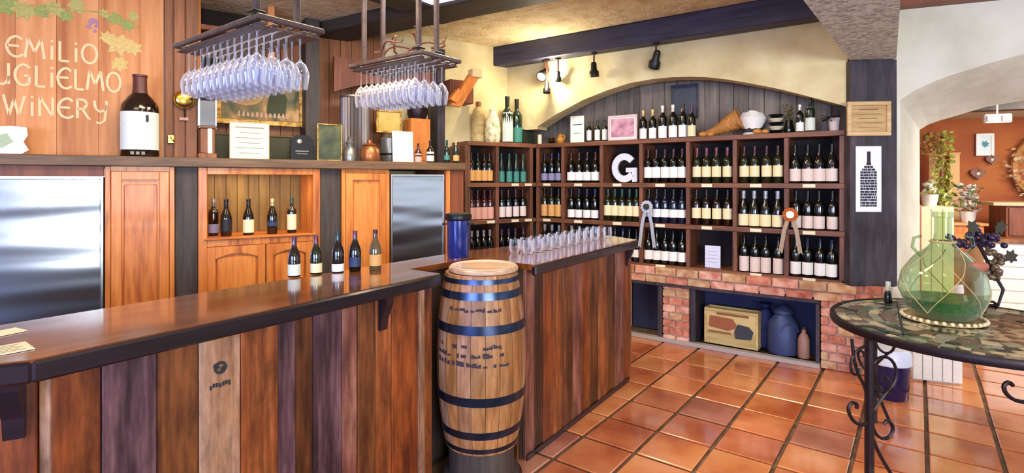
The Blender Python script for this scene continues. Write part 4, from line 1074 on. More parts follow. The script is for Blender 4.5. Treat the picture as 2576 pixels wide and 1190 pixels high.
# certificate and boxes
picture(W, 577, 677, 308, 392, .08, 'white printed certificate standing on the mantel below the painting', 'certificate', plain('cert_edge', 'C8BC98', .6), M_cream_p, .006, .012, 'certificate', ZM1+.001, lines=6)
t = wthing('document_box', 'dark olive upright box behind the certificate', 'box')
t.location = on(W, 655, .3, ZM1); w_ = .33
obj('body', MB().box(-w_, w_, 0, .15, 0, .19, None, .005), plain('olive_box', '3C3A22', .7, var=.2), t)
obj('lid', MB().box(-w_-.004, w_+.004, -.004, .154, .19, .205, None, .003), plain('olive_lid', '5A4C2A', .7), t)
t = thing('award_plaque', 'black plaque with a small crest right of the certificate', 'plaque', on(W, 760, .12, ZM1), W.phi)
obj('body', MB().xprism([(-.085, 0), (.085, 0), (.085, .16), (.05, .2), (-.04, .2), (-.085, .17)], 0, .03), M_black, t)
obj('crest', MB().lathe([(0, .0), (.022, 0), (.016, .008), (0, .01)], 12, Matrix.Translation((-.02, -.001, .15)) @ Matrix.Rotation(PI/2, 4, 'X')), plain('crest_silver', 'B8B0A0', .3, .8), t, smooth=True)
obj('print', MB().box(-.05, .05, -.002, 0, .07, .078).box(-.04, .04, -.002, 0, .05, .056), M_greyink, t)
picture(W, 797, 860, 312, 397, .14, 'small gold-edged picture of dark green hills on the mantel', 'picture', M_gold, blotch('green_hills', ['20241A', '3C4428', '5C6038'], 9, .5, .1), .010, .015, z0=ZM1+.001)
# wall cubby top left
t = wthing('wall_cubby', 'open wooden wall cubby at the top beside the painted lettering', 'cubby')
u0_, u1_ = 486, 690; s0_, s1_ = W.s(u0_, .4), W.s(u1_, .4)
obj('side_panel', MB().box(s0_, s0_+.05, .38, .79, 2.26, CEILN-.001, None, .004), M_sign, t)
obj('side_panel', MB().box(s1_-.05, s1_, .38, .79, 2.26, CEILN-.001, None, .004), M_sign, t)
obj('shelf_board', MB().box(s0_+.05, s1_-.05, .4, .79, 2.26, 2.30, None, .003), M_red, t)
obj('shelf_board', MB().box(s0_+.05, s1_-.05, .4, .79, 2.66, 2.70, None, .003), M_red, t)
obj('back_panel', MB().box(s0_+.05, s1_-.05, .77, .777, 2.3, CEILN-.002), M_shback, t)
q = W.xy(s0_+.25, .5)
t = thing('wooden_box', 'small pinkish box in the wooden wall cubby', 'box', (q.x, q.y, 2.30), W.phi)
obj('body', MB().box(-.04, .04, 0, .1, 0, .16, None, .003), plain('pink_box', '9A5A50', .6), t)
obj('lid', MB().box(-.043, .043, -.003, .103, .16, .175, None, .002), M_red, t)
# black upright between alcoves and header
wall_box(W, W.s(766, .6), W.s(800, .6), .55, .775, ZM1, CEIL-.002, 'trim_8', M_dark, label='black upright post between painting and brown alcove')
wall_box(W, W.s(1095, .55), W.s(1114, .55), .5, .775, ZM1, CEIL-.17, 'trim_9', M_post, label='dark upright at the right end of the alcove')
n = 10; s0_, s1_ = W.s(838, .6), W.s(1094, .55)
xs = [s0_+(s1_-s0_)*i/n for i in range(n+1)]
m = MB(); m.strip(xs, [2.30+.12*math.sin(PI*i/n) for i in range(n+1)], [2.62]*(n+1), .57, .61)
struct('trim_10', m, M_red, (W.o.x, W.o.y, 0), W.phi, label='arched brown header board over the alcove')
# alcove items
def lathe_thing(name, label, cat, loc, parts):
    t = thing(name, label, cat, loc, W.phi)
    for nm, prof, mt in parts: obj(nm, MB().lathe(prof, 20), mt, t, smooth=True, ang=45)
    return t
def hpx(u, off, v0, v1): q = on(W, u, off, 0); return (v1-v0)*q[1]/FPX
pewter = plain('pewter', '8C8C84', .35, .7)
h = hpx(880, .15, 338, 402)
lathe_thing('pewter_figurine', 'small grey pewter jar on the mantel under the right glass rack', 'jar', on(W, 880, .15, ZM1), [('body', [(0, 0), (.05, 0), (.055, .03), (.05, h*.45), (.025, h*.6), (.03, h*.7), (0, h*.7)], pewter), ('lid', [(.03, h*.7), (.034, h*.74), (.012, h*.88), (.016, h*.95), (0, h)], pewter)])
copper = plain('copper', 'A8683E', .35, .7)
h = hpx(930, .1, 352, 402)
lathe_thing('copper_pot', 'squat copper pot on the mantel left of the white card', 'pot', on(W, 930, .1, ZM1), [('body', [(0, 0), (.07, 0), (.08, .02), (.08, h*.6), (.05, h*.8), (.0, h*.8)], copper), ('lid', [(.055, h*.8), (.06, h*.84), (.02, h*.95), (.02, h*1.1), (0, h*1.1)], copper)])
picture(W, 945, 1010, 277, 335, .55, 'gold-framed yellow picture hanging in the brown alcove', 'picture', M_gold, blotch('yellow_paint', ['B8923C', 'D8B85C', 'E0C878'], 5, .5, .1), .02, .02)
h = hpx(985, .25, 335, 400)
lathe_thing('metal_keg', 'dull metal keg behind the white card on the mantel', 'keg', on(W, 982, .3, ZM1), [('body', [(0, 0), (.075, 0), (.085, .02), (.09, h*.5), (.085, h*.95), (.07, h), (0, h)], pewter), ('hoop', [(.089, h*.3), (.094, h*.32), (.094, h*.36), (.089, h*.38)], M_iron)])
tc_ = picture(W, 988, 1040, 330, 402, .1, 'leaning white card with curved top on the mantel', 'card', M_paper, plain('mint_card', 'E4F2E8', .6), .004, .006, 'display_card', ZM1+.001, tilt=-.08)
for u, d, kw in ((1052, 'pink-labelled small bottle right of the white card on the mantel', B(cap='red', glass='red', lab='pink', l0=.02, l1=.12, sc=.62, shape='jug')), (1082, 'dark jug bottle with cream label on the mantel', B(cap='red', glass='amber', lab='blush', l0=.03, l1=.13, sc=.72, shape='jug')), (1124, 'slim green bottle at the right end of the mantel', B(cap='green', glass='green', lab='teal', l0=.05, l1=.1, sc=.7, shape='bordeaux')), (1147, 'green bottle with orange label at the mantel end', B(cap='gold', glass='green', lab='orange', l0=.04, l1=.1, sc=.72, shape='burgundy'))):
    bottle(on(W, u, .1, ZM1), W.phi, d, 'small bottles on the mantel', seg=16, **kw)
# iron kettle hanging in alcove
p = onz(W, 1050, .5, 300)
t = thing('iron_pot', 'dark iron pot on a wooden box in the brown alcove', 'pot', p, W.phi)
obj('body', MB().lathe([(0, 0), (.08, 0), (.10, .05), (.10, .1), (.085, .13), (.075, .13), (.07, .02), (0, .01)], 20), M_iron, t, smooth=True)
obj('handle', MB().tube([(.085*math.cos(a), 0, .13+.09*math.sin(a)) for a in [PI*i/10 for i in range(11)]], .005, 6), M_iron, t, smooth=True)
zt_ = p[2]
p = on(W, 1050, .5, ZM1)
t = thing('wooden_box', 'upright brown wooden box under the dark iron pot', 'box', p, W.phi)
obj('body', MB().box(-.1, .1, -.08, .1, 0, zt_-ZM1-.001, None, .004), M_cab, t)
obj('front_panel', MB().box(-.075, .075, -.086, -.08, .03, zt_-ZM1-.04, None, .003), M_cab, t)
# fluted grey vase
h = hpx(900, .5, 238, 330)
t = thing('fluted_panel', 'grey fluted metal canister standing at the left of the alcove', 'canister', on(W, 893, .5, ZM1), W.phi)
m = MB(); n = 28
prof = []
hh_ = h*1.75
vs = []
for z in (0, hh_):
    for i in range(n*2): a = 2*PI*i/(2*n); r = .13 if i % 2 else .118; vs.append((r*math.cos(a), r*math.sin(a), z))
k = 2*n; fs = [tuple(range(k)), tuple(range(k, 2*k))]+[(i, (i+1) % k, k+(i+1) % k, k+i) for i in range(k)]
obj('body', m.add(vs, fs), plain('grey_tin', '7A706C', .4, .6), t)
obj('rim', MB().lathe([(.128, hh_), (.136, hh_+.004), (.136, hh_+.02), (.12, hh_+.02)], 28), pewter, t, smooth=True)
# carved wooden bracket by the alcove end
p = onz(L, 1172, -.12, 262)
t = thing('wooden_bracket', 'angled carved wooden bracket on the cream wall beside the right glass rack', 'bracket', p, W.phi)
obj('board', MB().xprism([(-.16, -.02), (-.05, -.03), (.14, .26), (.05, .30)], 0, .06), M_cab, t)
obj('brace', MB().xprism([(-.19, .03), (-.12, -.0), (-.02, .1), (-.1, .14)], -.04, .04), M_cab, t)
obj('wall_plate', MB().box(-.14, .12, .06, .34, .02, .24, None, .004), M_red, t)
obj('end_block', MB().box(.06, .17, -.03, .07, .27, .35, None, .005), plain('pale_endgrain', 'E8C490', .5), t)

# ---------------------------------------------------------------- on top of the shelves
ZT = 1.90
def onS(u, off, fr=SH): return on(fr, u, off, ZT)
def hS(u, off, v0, v1, fr=SH): q = on(fr, u, off, 0); return (v1-v0)*q[1]/FPX
# left bay
h = hS(1215, .15, 245, 350, L)
t = thing('carved_bottle', 'tall carved tan wooden bottle at the left end of the shelf top', 'carving', onS(1204, .23, L), L.phi)
obj('body', MB().lathe([(0, 0), (.07, 0), (.075, .01), (.075, h*.6), (.06, h*.78), (.03, h*.88), (0, h*.88)], 14), M_crate, t, smooth=True)
obj('stopper', MB().lathe([(.02, h*.87), (.03, h*.9), (.03, h), (0, h)], 10), M_brown, t, smooth=True)
h = hS(1250, .1, 270, 350, L)
t = thing('ceramic_flask', 'cream ceramic flask dotted with leaves on the short shelf bay', 'flask', onS(1239, .08, L), L.phi)
obj('body', MB().lathe([(0, 0), (.068, 0), (.08, .03), (.085, h*.4), (.068, h*.75), (.04, h*.9), (.03, h), (0, h)], 20), blotch('speckled_ceramic', ['5C7A50', 'D8C890', 'EDE2BC', 'F0E8C8'], 16, .35, .1), t, smooth=True)
obj('collar', MB().lathe([(.03, h*.96), (.04, h), (.03, h*1.04), (0, h*1.04)], 14), M_cream_p, t, smooth=True)
for u, off, v0, d, lb in ((1276, .06, 235, 'tall dark bottle with pale sleeve beside the ceramic flask', 'pale'), (1300, .1, 240, 'tall dark green bottle right of the pale-sleeved bottle on the shelf top', 'teal')):
    h = hS(u, off, v0, 352, L)/.302; bottle(onS(u, off, L), L.phi, d, 'tall bottles on the shelf top', sc=h, seg=18, glass='green', lab=lb, l0=.015, l1=.18 if lb == 'pale' else .1, cap='black')
t = thing('dark_tin', 'dark tin box near the shelf corner', 'tin', onS(1330, .12, L), L.phi)
obj('body', MB().box(-.07, .07, 0, .12, 0, .15, None, .004), plain('tin_green', '2A3024', .4), t); obj('lid', MB().box(-.073, .073, -.003, .123, .15, .165, None, .003), M_black, t)
t = thing('candle', 'small cream candle hanging over the shelf corner', 'candle', onS(1358, .0), SH.phi)
obj('wax', MB().lathe([(0, 0), (.022, 0), (.024, .01), (.022, .1), (0, .1)], 12), M_cream_p, t, smooth=True); obj('wick', MB().tube([(0, 0, .1), (.002, 0, .115)], .0015, 5), M_black, t)
t = thing('clay_figurine', 'small orange clay jug near the shelf corner', 'jug', onS(1410, .08), SH.phi)
obj('body', MB().lathe([(0, 0), (.03, 0), (.045, .03), (.04, .06), (.02, .08), (.024, .1), (0, .1)], 14), plain('amber_clay', 'C88A30', .4), t, smooth=True)
obj('handle', MB().tube([(.022, 0, .09), (.05, 0, .085), (.055, 0, .06), (.04, 0, .04)], .005, 6), plain('amber_clay', 'C88A30', .4), t, smooth=True)
t = thing('clay_figurine', 'small dark brown pot left of the white card on the shelf top', 'pot', onS(1388, .1), SH.phi)
obj('body', MB().lathe([(0, 0), (.025, 0), (.038, .025), (.03, .06), (.02, .07), (0, .07)], 14), M_bot['amber'], t, smooth=True)
obj('rim', MB().lathe([(.02, .068), (.026, .075), (.02, .08)], 14), M_brown, t, smooth=True)
picture(SH, 1436, 1470, 292, 350, .05, 'white upright card with a dark crest on the shelf top', 'card', M_paper, plain('card_white', 'E8E8DC', .6), .006, .01, 'display_card', ZT+.001, lines=2, lm=M_ink)
for i, (u, d) in enumerate(((1482, 'first'), (1503, 'second'), (1522, 'third'))):
    bottle(onS(u, .12), SH.phi, '%s of three short white-labelled bottles left of the pink picture' % d, 'short bottles on the shelf top', sc=.74, seg=14, glass='olive', lab='white', l0=.04, l1=.16, cap='green')
picture(SH, 1531, 1604, 290, 352, .04, 'pink and violet picture in a pale frame on the shelf top', 'picture', plain('frame_blush', 'E0C4C0', .5), blotch('pink_paint', ['8A5A80', 'C890A0', 'E0B0B8'], 10, .5, .1), .02, .018, z0=ZT+.001, mat_w=.012)
for i, (u, cap) in enumerate(((1618, 'gold'), (1642, 'gold'), (1667, 'white'), (1693, 'white'), (1718, 'red'), (1740, 'violet'))):
    bottle(onS(u, .08 if i < 5 else .04), SH.phi, '%s of six %sbottles in a row right of the pink picture' % (NUM[i], 'white-labelled '), 'bottle row on the shelf top', sc=[.95, .95, 1.05, 1.05, 1.06, .95][i], seg=16, lab='white' if i < 5 else 'cream', l0=.012, l1=.105, cap=cap, glass='dark')
# dark window picture on the alcove wall
picture(SH, 1690, 1757, 212, 300, .32, 'dark blue framed picture on the boards inside the arch', 'picture', M_beam, blotch('night_paint', ['0E1A28', '1C2E44', '2C3A50'], 4, .4, .1), .02, .014)
# cornucopia basket and small gourds
M_wick = wood('wicker', '8A5220', 'C88C48', .6, 'z', 20, .05, .6)
t = thing('wicker_cornucopia', 'tan wicker horn basket lying on the shelf top', 'basket', onS(1830, .1), SH.phi)
pts = [(-.2, 0, .04), (-.12, 0, .05), (-.04, 0, .08), (.04, 0, .12), (.1, 0, .15)]
obj('horn', MB().tube(pts, [.012, .035, .06, .08, .085], 14), M_wick, t, smooth=True)
obj('rim', MB().tube([Vector((.1, 0, .15))+Vector((-.35*.09*math.sin(a), .09*math.cos(a), .09*.93*math.sin(a))) for a in [2*PI*i/20 for i in range(20)]], .010, 6, closed=True), M_wick, t, smooth=True)
t = thing('white_hat', 'white crumpled cloth bonnet beside the wicker horn', 'cloth', onS(1893, .2), SH.phi)
m = MB(); m.lathe([(0, 0), (.08, 0), (.075, .05), (.1, .1), (.115, .16), (.08, .21), (0, .2)], 12); random.seed(8)
m.v = [(x+random.uniform(-.008, .008), y, z+random.uniform(-.012, .012) if z > .02 else z) for x, y, z in m.v]
obj('cloth', m, M_paper, t, smooth=True); obj('band', MB().lathe([(.079, .03), (.085, .035), (.082, .075), (.078, .07)], 12), M_dark, t)
for i, (u, r, d) in enumerate(((1768, .032, 'small round orange gourd left of the wicker horn'), (1787, .028, 'little tan gourd touching the orange one'), (1905, .03, 'flat tan gourd in front of the white bonnet'), (1925, .026, 'small tan gourd right of the white bonnet'))):
    p = onS(u, .05 if i > 1 else .08); t = thing('gourd', d, 'gourd', p, 0, 'gourds on the shelf top')
    obj('flesh', MB().ball((0, 0, r*.8), r, 14, 8, (1.2, 1.2, .8)), plain('gourd_skin', 'C8883A', .5), t, smooth=True); obj('stem', MB().tube([(0, 0, r*1.4), (.004, 0, r*1.8)], .004, 5), M_brown, t)
# stacked black spiral figurine
t = thing('plate_stack', 'stack of black and cream bowls on the shelf top', 'bowls', onS(1952, .12), SH.phi)
for k in range(5): obj('bowl', MB().lathe([(0, .034*k), (.03, .034*k), (.062, .03+.034*k), (.058, .032+.034*k), (.02, .006+.034*k), (0, .006+.034*k)], 18), M_black if k % 2 == 0 else M_cream_p, t, smooth=True)
# olive branch vase
t = thing('potted_plant', 'leafy olive green plant in a dark jar near the right end', 'plant', onS(1985, .2), SH.phi)
obj('pot', MB().lathe([(0, 0), (.035, 0), (.045, .03), (.03, .1), (.03, .12), (0, .12)], 14), M_bot['olive'], t, smooth=True)
random.seed(17); m = MB()
for k in range(60):
    a = random.random()*2*PI; r = random.random()*.09; z = .12+random.random()*.14; s = .020
    d = Vector((math.cos(a)*.8, math.sin(a)*.8, random.uniform(-.2, .8))).normalized(); c = Vector((r*math.cos(a)*.6, r*math.sin(a)*.6, z)); sd2 = d.cross(Vector((0, 0, 1))).normalized()*.008
    m.add([c, c+d*s+sd2, c+d*s*2.1, c+d*s-sd2], [(0, 1, 2, 3)])
fo = obj('foliage', m, plain('olive_leaf', '6C7A30', .5), t); fo['kind'] = 'stuff'
m = MB()
for k in range(5): m.tube([(0, 0, .1), (.02*math.cos(k*1.3), .02*math.sin(k*1.3), .2), (.05*math.cos(k*1.3), .05*math.sin(k*1.3), .25)], .002, 5)
obj('stem', m, M_brown, t)
for u, v0, d, kw in ((2012, 262, 'slim white-capped bottle right of the olive plant', B(cap='white', lab='white', l0=.02, l1=.1)), (2038, 245, 'tall dark bottle with silver stripe label near the pot', B(cap='black', lab='pale', l0=.03, l1=.2, glass='green'))):
    h = hS(u, .06, v0, 332)/.302; bottle(onS(u, .06), SH.phi, d, 'tall bottles on the shelf top', sc=h, seg=16, **kw)
t = thing('potted_plant', 'dark trailing plant in a white pot against the dark post', 'plant', onS(2100, .09), SH.phi)
obj('pot', MB().lathe([(0, 0), (.036, 0), (.048, .09), (.054, .09), (.054, .105), (.044, .105), (.04, .09), (0, .09)], 18), plain('blush_pot', 'E4D2C8', .5), t, smooth=True)
random.seed(19); m = MB()
for k in range(70):
    a = random.random()*2*PI; r = random.random()*.045; c = Vector((r*math.cos(a)-.03, r*math.sin(a)-.02, .095+random.random()*.03)); d = Vector((math.cos(a), math.sin(a), random.uniform(-.6, .15))).normalized(); sd2 = d.cross(Vector((0, 0, 1))).normalized()*.012
    m.add([c, c+d*.022+sd2, c+d*.045, c+d*.022-sd2], [(0, 1, 2, 3)])
fo = obj('foliage', m, plain('dark_leaf', '2E3A22', .5), t); fo['kind'] = 'stuff'

# ---------------------------------------------------------------- post signs
def pfz(u, v): return PF.sz(u, v, -.002)
picture(PF, 2129, 2238, 256, 342, -.004, 'light wood framed engraved wooden plaque high on the dark post', 'plaque', wood('pale_frame', 'B8905C', 'E0BE8C', .5, 'x', 8, 0, .2), wood('pale_panel', 'A8804C', 'D2B078', .5, 'x', 8, 0, .2), .03, .025, 'wooden_plaque', lines=5, lm=plain('engraving', '8A6A3C', .8))
s0_, s1_ = PF.s(2152, -.004), PF.s(2216, -.004); c_ = PF.xy((s0_+s1_)/2, -.004); zt_, zb_ = zv(368, c_.y), zv(533, c_.y)
t = thing('bottle_poster', 'narrow white poster of a wine bottle shape made of black print', 'poster', (c_.x, c_.y, zb_), PF.phi)
w2 = (s1_-s0_)/2; hh = zt_-zb_
obj('paper', MB().box(-w2, w2, -.008, 0, 0, hh, None, .001), plain('poster_white', 'EEEEF6', .6), t)
m = MB(); random.seed(31)
def bw(f):
    if f > .72: return .14
    if f > .6: return .14+(.72-f)/.12*.5
    return .66
rows = 20
f0 = .08
for k in range(rows):
    f = f0+(.84)*k/rows; wv = bw(f)*w2; h_ = hh*.84/rows
    if f > .68: m.box(-wv, wv, -.0095, -.008, hh*f, hh*f+h_*1.0); continue
    x = -wv
    while x < wv-.004:
        l_ = min(random.uniform(.008, .035), wv-x); m.box(x, x+l_-.003, -.0095, -.008, hh*f, hh*f+h_*.8); x += l_
obj('print', m, plain('poster_ink', '2C2430', .7), t)

# ---------------------------------------------------------------- spot lights
def spot(u, v, fr_off, tilt, yaw, label, on_=False, size=1.0, drop=.12):
    p = fr_off; y = p
    loc = Vector((av(u)*y, y, zv(v, y)))
    t = thing('spot_lamp', label, 'spot lamp', loc, SH.phi)
    R = Matrix.Rotation(yaw, 4, 'Z') @ Matrix.Rotation(tilt, 4, 'X')
    s = size
    obj('head', MB().lathe([(0, .055*s), (.02*s, .055*s), (.026*s, .04*s), (.028*s, -.01*s), (.043*s, -.03*s), (.045*s, -.075*s), (.038*s, -.075*s), (.036*s, -.04*s), (0, -.035*s)], 20, R), M_black, t, smooth=True)
    obj('lens', MB().lathe([(0, -.068*s), (.037*s, -.064*s)], 16, R), plain('lens_on', 'FFF0D0', .3, emit=25) if on_ else plain('lens_off', '30303A', .2), t)
    top = max(.02, 2.77-loc.z)
    obj('stem', MB().tube([(0, 0, .04), (0, .0, top-.002)], .009, 8), plain('stem_brown', '4A2218', .5), t)
    obj('mount', MB().lathe([(0, top-.015), (.03, top-.015), (.03, top-.001), (0, top-.001)], 14), M_black, t)
    return loc
def yS(u, off): return SH.xy(SH.s(u, off), off).y
spot(1494, 172, yS(1494, -.12), .1, 0, 'black spot lamp hanging left of the arch crown', size=1.1)
spot(1650, 146, yS(1650, -.12), .55, .8, 'larger black spot lamp tilted above the arch crown', size=1.25)
lc = spot(1370, 183, yS(1370, -.12), -.9, 0, 'bright lit spot lamp above the left end of the arch', True, 1.2)
lamp('POINT', (lc.x, lc.y-.12, lc.z-.06), 20, (1.0, .86, .6), .04)
lc2 = spot(1404, 190, yS(1404, -.12), .5, .6, 'small bronze spot lamp just right of the lit lamp', size=.8)
lc3 = spot(1376, 218, yS(1376, -.15), -.2, .3, 'small spot lamp hanging just below the lit lamp', size=.9)

# ---------------------------------------------------------------- iron table with demijohn
TZ = .76; tx, ty, tr = 2.35, 2.75, .62
t = thing('round_table', 'round wrought-iron table with a dark mosaic stone top', 'table', (tx, ty, 0), 0)
M_mos = blotch('mosaic_stone', ['1A1C16', '3C4030', '8C8468', '2A2E24', 'B8A888', '4C4C3A', '241C1A'], 26, .22, .25, voronoi=True, coat=.5)
obj('tabletop', MB().lathe([(0, TZ-.02), (tr-.02, TZ-.02), (tr-.02, TZ), (0, TZ)], 64), M_mos, t, smooth=True)
random.seed(23)
shard = []
M_sh = [plain('shard_%s' % n, c, .4, coat=.15, var=.25) for n, c in (('grey', '8C8A78'), ('dark', '2A2C26'), ('tan', 'B8A888'), ('green', '566448'), ('brown', '6A5444'))]
# ring of larger stone pieces laid proud around the top
for ring, (ra, rb, nn) in enumerate(((.55, .597, 66), (.497, .546, 60), (.444, .493, 52), (.391, .44, 44), (.32, .387, 28))):
    for i in range(nn):
        a0 = 2*PI*(i+.04+ring*.3)/nn; a1 = 2*PI*(i+.96+ring*.3)/nn; am = (a0+a1)/2
        j = lambda s=.009: random.uniform(-s, s)
        poly = [((ra+abs(j()))*math.cos(a0), (ra+abs(j()))*math.sin(a0)), ((rb-abs(j()))*math.cos(a0+j(.03)), (rb-abs(j()))*math.sin(a0+j(.03))), ((rb-abs(j(.006)))*math.cos(am), (rb-abs(j(.006)))*math.sin(am)), ((rb-abs(j()))*math.cos(a1), (rb-abs(j()))*math.sin(a1)), ((ra+abs(j()))*math.cos(a1), (ra+abs(j()))*math.sin(a1))]
        obj('stone', MB().prism(poly, TZ-.001, TZ+.0025+random.random()*.001), random.choice(M_sh), t)
obj('rim', MB().lathe([(tr-.022, TZ-.035), (tr, TZ-.035), (tr+.004, TZ-.025), (tr+.004, TZ), (tr, TZ+.006), (tr-.02, TZ+.004)], 64), M_iron, t, smooth=True)
def scroll(cx, cz, r, a0, turns, sgn, n=26, rin=.25):
    out = []
    for i in range(n+1):
        f = i/n; a = a0+sgn*2*PI*turns*f; rr = r*(1-(1-rin)*f); out.append((cx+rr*math.cos(a), cz+rr*math.sin(a)))
    return out
def cat3(P, n=5):
    P = [Vector(p) for p in P]; out = []
    for i in range(len(P)-1):
        p0 = P[max(i-1, 0)]; p1 = P[i]; p2 = P[i+1]; p3 = P[min(i+2, len(P)-1)]
        for k in range(n):
            f = k/n; out.append(.5*((2*p1)+(p2-p0)*f+(2*p0-5*p1+4*p2-p3)*f*f+(3*p1-p0-3*p2+p3)*f**3))
    return out+[P[-1]]
def uvr(u, v, k=512.0): return (.6+(2184-u)/k, 0, 1.5-(v-455)/k)
for k in range(4):
    ang = math.radians(190)+k*PI/2
    M_ = Matrix.Rotation(ang, 4, 'Z')
    lo_ = obj('leg', MB().tube([(.6, 0, TZ-.03), (.6, 0, .4), (.6, 0, 0)], .021, 8, M_), M_iron, t, smooth=True)
    P = [uvr(*q_) for q_ in ((2184, 1062), (2165, 1068), (2145, 1062), (2130, 1045), (2124, 1025), (2132, 1012), (2146, 1014), (2148, 1026))]
    obj('scroll', MB().tube(cat3(P), .0085, 6, M_), M_iron, lo_, smooth=True)
    P = [uvr(*q_) for q_ in ((2190, 1062), (2200, 1090), (2218, 1106), (2238, 1107), (2252, 1092), (2250, 1074), (2236, 1064), (2226, 1072))]
    obj('scroll', MB().tube(cat3(P), .0085, 6, M_), M_iron, lo_, smooth=True)
    P = [uvr(2225+38*math.cos(a), 945+44*math.sin(a)) for a in [2*PI*i/20 for i in range(20)]]
    obj('ring', MB().tube(P, .0075, 6, M_, closed=True), M_iron, lo_, smooth=True)
    P = [uvr(*q_) for q_ in ((2240, 985), (2215, 1012), (2190, 1042))]
    obj('strut', MB().tube(cat3(P), .0075, 6, M_), M_iron, lo_, smooth=True)
    P = [uvr(*q_) for q_ in ((2134, 852), (2140, 900), (2152, 940), (2166, 965), (2180, 1000))]
    obj('strut', MB().tube(cat3(P), .0075, 6, M_), M_iron, lo_, smooth=True)
    P = [uvr(*q_) for q_ in ((2176, 870), (2150, 880), (2132, 905), (2134, 935), (2150, 940), (2158, 925))]
    obj('scroll', MB().tube(cat3(P), .0065, 6, M_), M_iron, lo_, smooth=True)
    P = [uvr(*q_) for q_ in ((2190, 1095), (2205, 1130), (2228, 1170), (2255, 1210))]
    obj('strut', MB().tube(cat3(P), .009, 6, M_), M_iron, lo_, smooth=True)
    if k == 1:
        P = [Vector((av(u)*2.25, 2.25, zv(v, 2.25)))-Vector((tx, ty, 0)) for u, v in ((2700, 985), (2640, 1008), (2590, 1012), (2552, 1006), (2530, 988), (2526, 970), (2538, 962), (2548, 970))]
        obj('scroll', MB().tube(cat3(P), .0085, 6), M_iron, lo_, smooth=True)
# demijohn
dj = gz(2372, 803, TZ+.003); dk = dj.y/FPX
t = thing('demijohn', 'large round green glass demijohn with rope netting on the table', 'demijohn', dj, 0)
R = .128*dj.y/2.0/1.43; R = 91*dk; HD = (805-535)*dk
prof = [(0, .012), (R*.5, .006), (R*.82, .05), (R*.98, R*.72), (R, R*.92), (R*.92, R*1.32), (R*.66, R*1.68), (R*.36, R*1.98), (.043, R*2.2), (.037, R*2.4), (.036, HD-.03), (.045, HD-.028), (.045, HD), (.035, HD)]
def smoothprof(P, n=4):
    out = []
    for i in range(len(P)-1):
        p0 = P[max(i-1, 0)]; p1 = P[i]; p2 = P[i+1]; p3 = P[min(i+2, len(P)-1)]
        for k in range(n):
            f = k/n; q = []
            for d in (0, 1): q.append(.5*((2*p1[d])+(-p0[d]+p2[d])*f+(2*p0[d]-5*p1[d]+4*p2[d]-p3[d])*f*f+(-p0[d]+3*p1[d]-3*p2[d]+p3[d])*f**3))
            out.append((max(q[0], 0), q[1]))
    out.append(P[-1]); return out
obj('glass_body', MB().lathe(smoothprof(prof[:10])+prof[10:], 40), M_green, t, smooth=True, ang=60)
obj('wine', MB().lathe([(0, .016), (R*.48, .012), (R*.79, .055), (R*.93, R*.6), (0, R*.6)], 32), plain('green_liquid', '2E6A28', .15), t, smooth=True, ang=50)
def rad_(z):
    P = prof
    for (r0, z0), (r1, z1) in zip(P[2:], P[3:]):
        if z0 <= z <= z1: return r0+(r1-r0)*(z-z0)/max(z1-z0, 1e-6)
    return P[2][0]
M_rope = plain('rope', 'B8A070', .8)
for k in range(4):
    for sg in (-1, 1):
        pts = []
        for i in range(19):
            z = .05+(R*1.9-.05)*i/18; a = 2*PI*k/4+.5+sg*1.3*i/18; r = rad_(z)+.004; pts.append((r*math.cos(a), r*math.sin(a), z))
        obj('rope_strand', MB().tube(pts, .0022, 5), M_rope, t, smooth=True)
obj('rope_ring', MB().tube([(.055*math.cos(2*PI*i/20), .055*math.sin(2*PI*i/20), R*2.15) for i in range(20)], .006, 6, closed=True), M_rope, t, smooth=True)
obj('wax_label', MB().ball((R*.45, -R*.62, R*1.55), .035, 12, 6, (1.6, .5, .8)), plain('wax_red', 'A8604A', .5), t, smooth=True)
for sg in (-1, 1):
    obj('ear_handle', MB().tube([(sg*R*.62, 0, R*1.75), (sg*R*.85, 0, R*2.0), (sg*R*.80, 0, R*2.25), (sg*R*.6, 0, R*2.3)], .008, 6), M_green, t, smooth=True)
t = thing('woven_mat', 'pale beaded round mat under the green demijohn', 'mat', (dj.x, dj.y, TZ+.0035), 0)
t.location.z = TZ+.003
obj('mat', MB().lathe([(0, 0), (R*.92, 0), (R*.95, .003), (R*.92, .006), (0, .006)], 32), plain('mat_straw', 'B89C6A', .8), t)
for i in range(34):
    a = 2*PI*i/34; me_ = MB().ball((0, 0, 0), .011, 8, 5) if i == 0 else me_
    if i == 0: me_ = me_.mesh('bead', True, 60); me_.materials.append(plain('bead_cream', 'D8C49A', .5))
    obj('bead', me_, None, t, (R*.93*math.cos(a), R*.93*math.sin(a), .012))
dj_z = TZ+.0095
# iron grape bottle holder behind demijohn
g = gz(2468, 772, TZ+.003)
t = thing('grape_stand', 'wrought-iron bottle holder with dark purple grapes behind the demijohn', 'bottle holder', g, 0)
m = MB().tube([(-.12, 0, .01), (.1, 0, .01), (.13, 0, .1), (.06, 0, .22), (.0, 0, .34), (-.06, 0, .42)], .009, 6)
obj('stem', m, M_iron, t, smooth=True)
for k in range(3):
    a = k*2.1; obj('foot', MB().tube([(0, 0, .03), (.07*math.cos(a), .07*math.sin(a), .03), (.1*math.cos(a), .1*math.sin(a), .008)], .007, 6), M_iron, t, smooth=True)
random.seed(41); gme = MB().ball((0, 0, 0), .018, 10, 6).mesh('grape', True, 60); gme.materials.append(plain('grape_metal', '3C2A48', .3, .4))
for i in range(46):
    x = random.uniform(-.17, .1); zc_ = .42-abs(x+.03)*.25; obj('grape', gme, None, t, (x, random.uniform(-.05, .05), zc_+random.uniform(-.05, .03)))
gme2 = gme.copy(); gme2.name = 'grape_tan'; gme2.materials[0] = plain('grape_tan', '7A6450', .4, .4)
